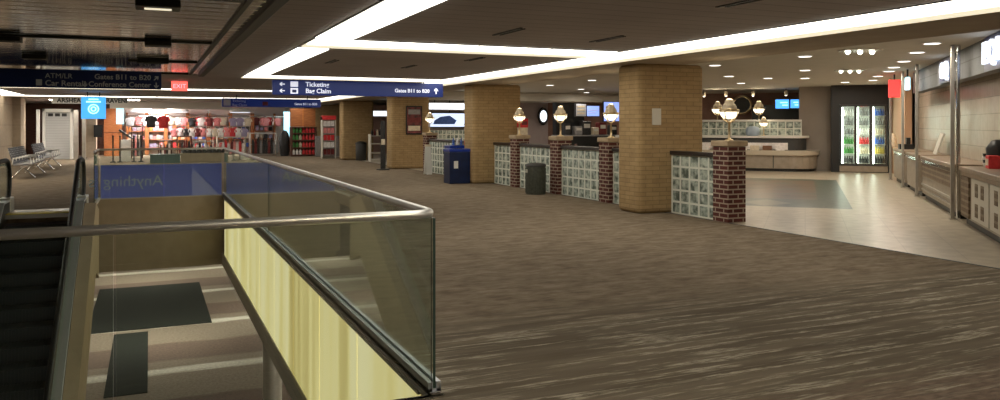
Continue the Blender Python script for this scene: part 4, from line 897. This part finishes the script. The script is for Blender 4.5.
# ---- curved salad counter with block screen
t = qthing('curved_counter', 'curved two-tier cream serving counter at the back of the food court', 'counter', 28.8, .4)
def cur(off, L=7.0, D=1.6, r=.9):          # outline (local x = depth, y = along), rounded near corner
    p = [(D, off), (r-off, off)] if False else []
    p = [(-off, L), (-off, r)]+[(-off+(r+off)*(1-math.cos(R(a))), r-(r+off)*math.sin(R(a))) for a in (15, 30, 45, 60, 75)]+[(r, -off), (D, -off), (D, L)]
    return p
MB().prism(cur(-.08), 0, .10).build('toe_kick', 'black', t); MB().prism(cur(0), .10, .55).build('front', 'countergrey', t); MB().prism(cur(.08), .55, .72).build('lower_top', 'countertop', t, bevel=.02)
for yy in (1.4, 2.6, 3.8): MB().box(-.012, 0, yy, yy+.03, .12, .55).build('joint', 'darkgrey', t)
MB().prism(cur(-.35), .72, 1.12).build('riser', 'darkgrey', t); MB().prism(cur(-.25), 1.14, 1.22).build('upper_shelf', 'white', t, bevel=.015)
MB().box(.30, .42, .95, 6.8, .74, .98).build('food_guard', 'c_white', t)
for i in range(9): MB().cbox(.22, 1.2+i*.42, .72, .16, .3, .16).build('food_pan', ['c_white', 'c_brown', 'c_cream'][i % 3], t)
block_wall('white glass block screen on top of the curved counter', 0, 0, 5.8, rows=2, h=.5, cap=True, capmat='white', rz=Q+R(0), thing_loc=(*ab(29.55, -.1), 1.22), bs=22)
lamp('globe lamp behind the block screen, directly left of the nearest pillar lamp', *ab(30.6, b_at(717.5, 30.6)[0]), 1.55, 1.35); lamp('globe lamp behind the block screen, left of the blue screens', *ab(30.6, b_at(759, 30.6)[0]), 1.55, 1.35); lamp('small globe lamp low over the curved counter', *ab(29.3, -1.35), 1.22, .95)
for l_, a in (((30.6, b_at(717.5, 30.6)[0]), 0), ((30.6, b_at(759, 30.6)[0]), 0)):
    x, y = ab(*l_); tag(MB().lathe([(.14, 0), (.14, .05), (.08, .08), (.08, 1.5), (.12, 1.53), (.12, 1.55)], n=14).build('lamp_plinth', 'c_cream', loc=(x, y, 0)), 'cream plinth carrying a globe lamp behind the curved counter', 'plinth', 'lamp plinths')
tag(MB().lathe([(.16, 0), (.22, .03), (.24, .2), (.2, .3), (.08, .34)], n=16).build('ice_tub', mat('pale_blue', (.45, .55, .68), .4), loc=(*ab(29.3, -1.72), 1.22)), 'pale blue rounded tub on the curved counter', 'tub')
def qscreen(label, b0, b1, a, z0, z1, m):
    t = qthing('menu_screen', label, 'screen', a, b0, z0); W = b1-b0; MB().box(0, .07, -W-.03, .03, -.03, z1-z0+.03).build('case', 'black', t); MB().box(-.012, 0, -W, 0, 0, z1-z0).build('display', m, t); MB().box(-.016, -.012, -W*.9, -W*.5, (z1-z0)*.3, (z1-z0)*.42).box(-.016, -.012, -W*.9, -W*.35, (z1-z0)*.6, (z1-z0)*.72).build('text_bars', 'cyanlit', t)
    t['__'] = 0; del t['__']; return t
def zq(py, px, a): return 1.6-(py-125)*b_at(px, a)[1]/790
qscreen('left bright blue menu screen hung above the black board', b_at(775.5, 32)[0], b_at(789, 32)[0], 32, zq(108.5, 782, 32), zq(99.5, 782, 32), 'screenblue')
qscreen('right bright blue menu screen hung above the black board', b_at(790.5, 32)[0], b_at(799, 32)[0], 32, zq(108, 795, 32), zq(99.5, 795, 32), 'screenblue')
t = qthing('menu_board', 'large black board on the kitchen wall below the blue screens', 'board', 33.0, b_at(752, 33)[0]); W = b_at(803, 33)[0]-b_at(752, 33)[0]; MB().box(0, .1, -W, 0, .8, zq(105, 770, 33)).build('board', 'black', t); MB().box(-.02, 0, -W*.9, -W*.1, 1.6, 1.64).build('shelf', 'darkgrey', t); MB().box(.0, .1, -W, -W+.1, 0, .8).box(0, .1, -.1, 0, 0, .8).build('leg', 'black', t)
t = qthing('round_sign', 'dark round medallion on the brown wall behind the nearest lamp', 'sign', 34.9, b_at(742, 34.9)[0], zq(105, 742, 34.9)); o = MB().lathe([(.40, -.03), (.42, 0), (.36, .04)], n=28).build('ring', 'brass', t); o.rotation_euler = (0, R(-90), 0); o = MB().lathe([(.34, .03), (.33, .05)], n=28).build('face', 'black', t); o.rotation_euler = (0, R(-90), 0)

# ------------------------------------------------------------------ downlights
dl = None
spots = [(805, 56), (805, 70), (805, 78), (715, 65), (729, 76), (741, 83), (932, 43), (917, 52), (904, 61), (894, 67), (889, 71), (878, 76), (873, 80), (550, 85), (592, 80), (581, 89), (845, 82), (768, 78), (-130, -285), (-165, -284), (-200, -286), (-112, -265)]
for i, (px, py) in enumerate(spots):
    x, y = ground(px, py, CH)
    if py < 0: x, y = -px/10, -py/10  # negative pairs are extra downlights added to brighten the dining wall
    if x < 9.3: continue
    if dl is None:
        dl = thing('downlight', 'round recessed downlight in the food court ceiling', 'light', (x, y, CH), 0, 'food court downlights')
        MB().lathe([(.13, -.012), (.15, -.010), (.15, -.0)], n=20).build('trim_ring', 'white', dl); MB().lathe([(.002, -.016), (.12, -.016), (.12, -.012)], n=20).build('lens', 'court_lens', dl)
        ld = bpy.data.lights.new('lamp', 'AREA'); ld.shape = 'DISK'; ld.size = .2; ld.energy = 15; ld.color = (1, .90, .74); lo = bpy.data.objects.new('lamp', ld); C.objects.link(lo); lo.parent = dl; lo.location = (0, 0, -.03)
    else: dup(dl, (x, y, CH))
for i, (px, py) in enumerate([(860, 50), (850, 70)]):
    x, y = ground(px, py, CH); t = thing('ceiling_fixture', '%s round ceiling fixture with three small lit bulbs' % ['nearer', 'farther'][i], 'light', (x, y, CH))
    MB().lathe([(.36, -.02), (.38, 0)], n=28).build('plate', 'post', t)
    for j in (-1, 0, 1): MB().lathe([(.01, -.08), (.04, -.06), (.045, -.02)], j*.22*cs, -j*.22*sn, n=12).build('bulb', 'bulb', t)
for i, (px, py) in enumerate([(704, 96), (726, 96), (753, 94), (786, 93), (801, 97)]):
    a = 30.9; b, tt = b_at(px, a); x, y = ab(a, b); t = thing('track_spotlight', 'small warm track spotlight over the curved counter, %s from the left' % ['first', 'second', 'third', 'fourth', 'fifth'][i], 'spotlight', (x, y, CH), 0, 'track spotlights')
    MB().tube([(0, 0, 0), (0, 0, -.1)], .012, 6).build('stem', 'black', t); MB().lathe([(.05, -.26), (.07, -.24), (.06, -.1), (.02, -.09)], n=12).build('head', 'c_cream', t); MB().lathe([(.01, -.275), (.045, -.262)], n=12).build('bulb', 'bulb', t)
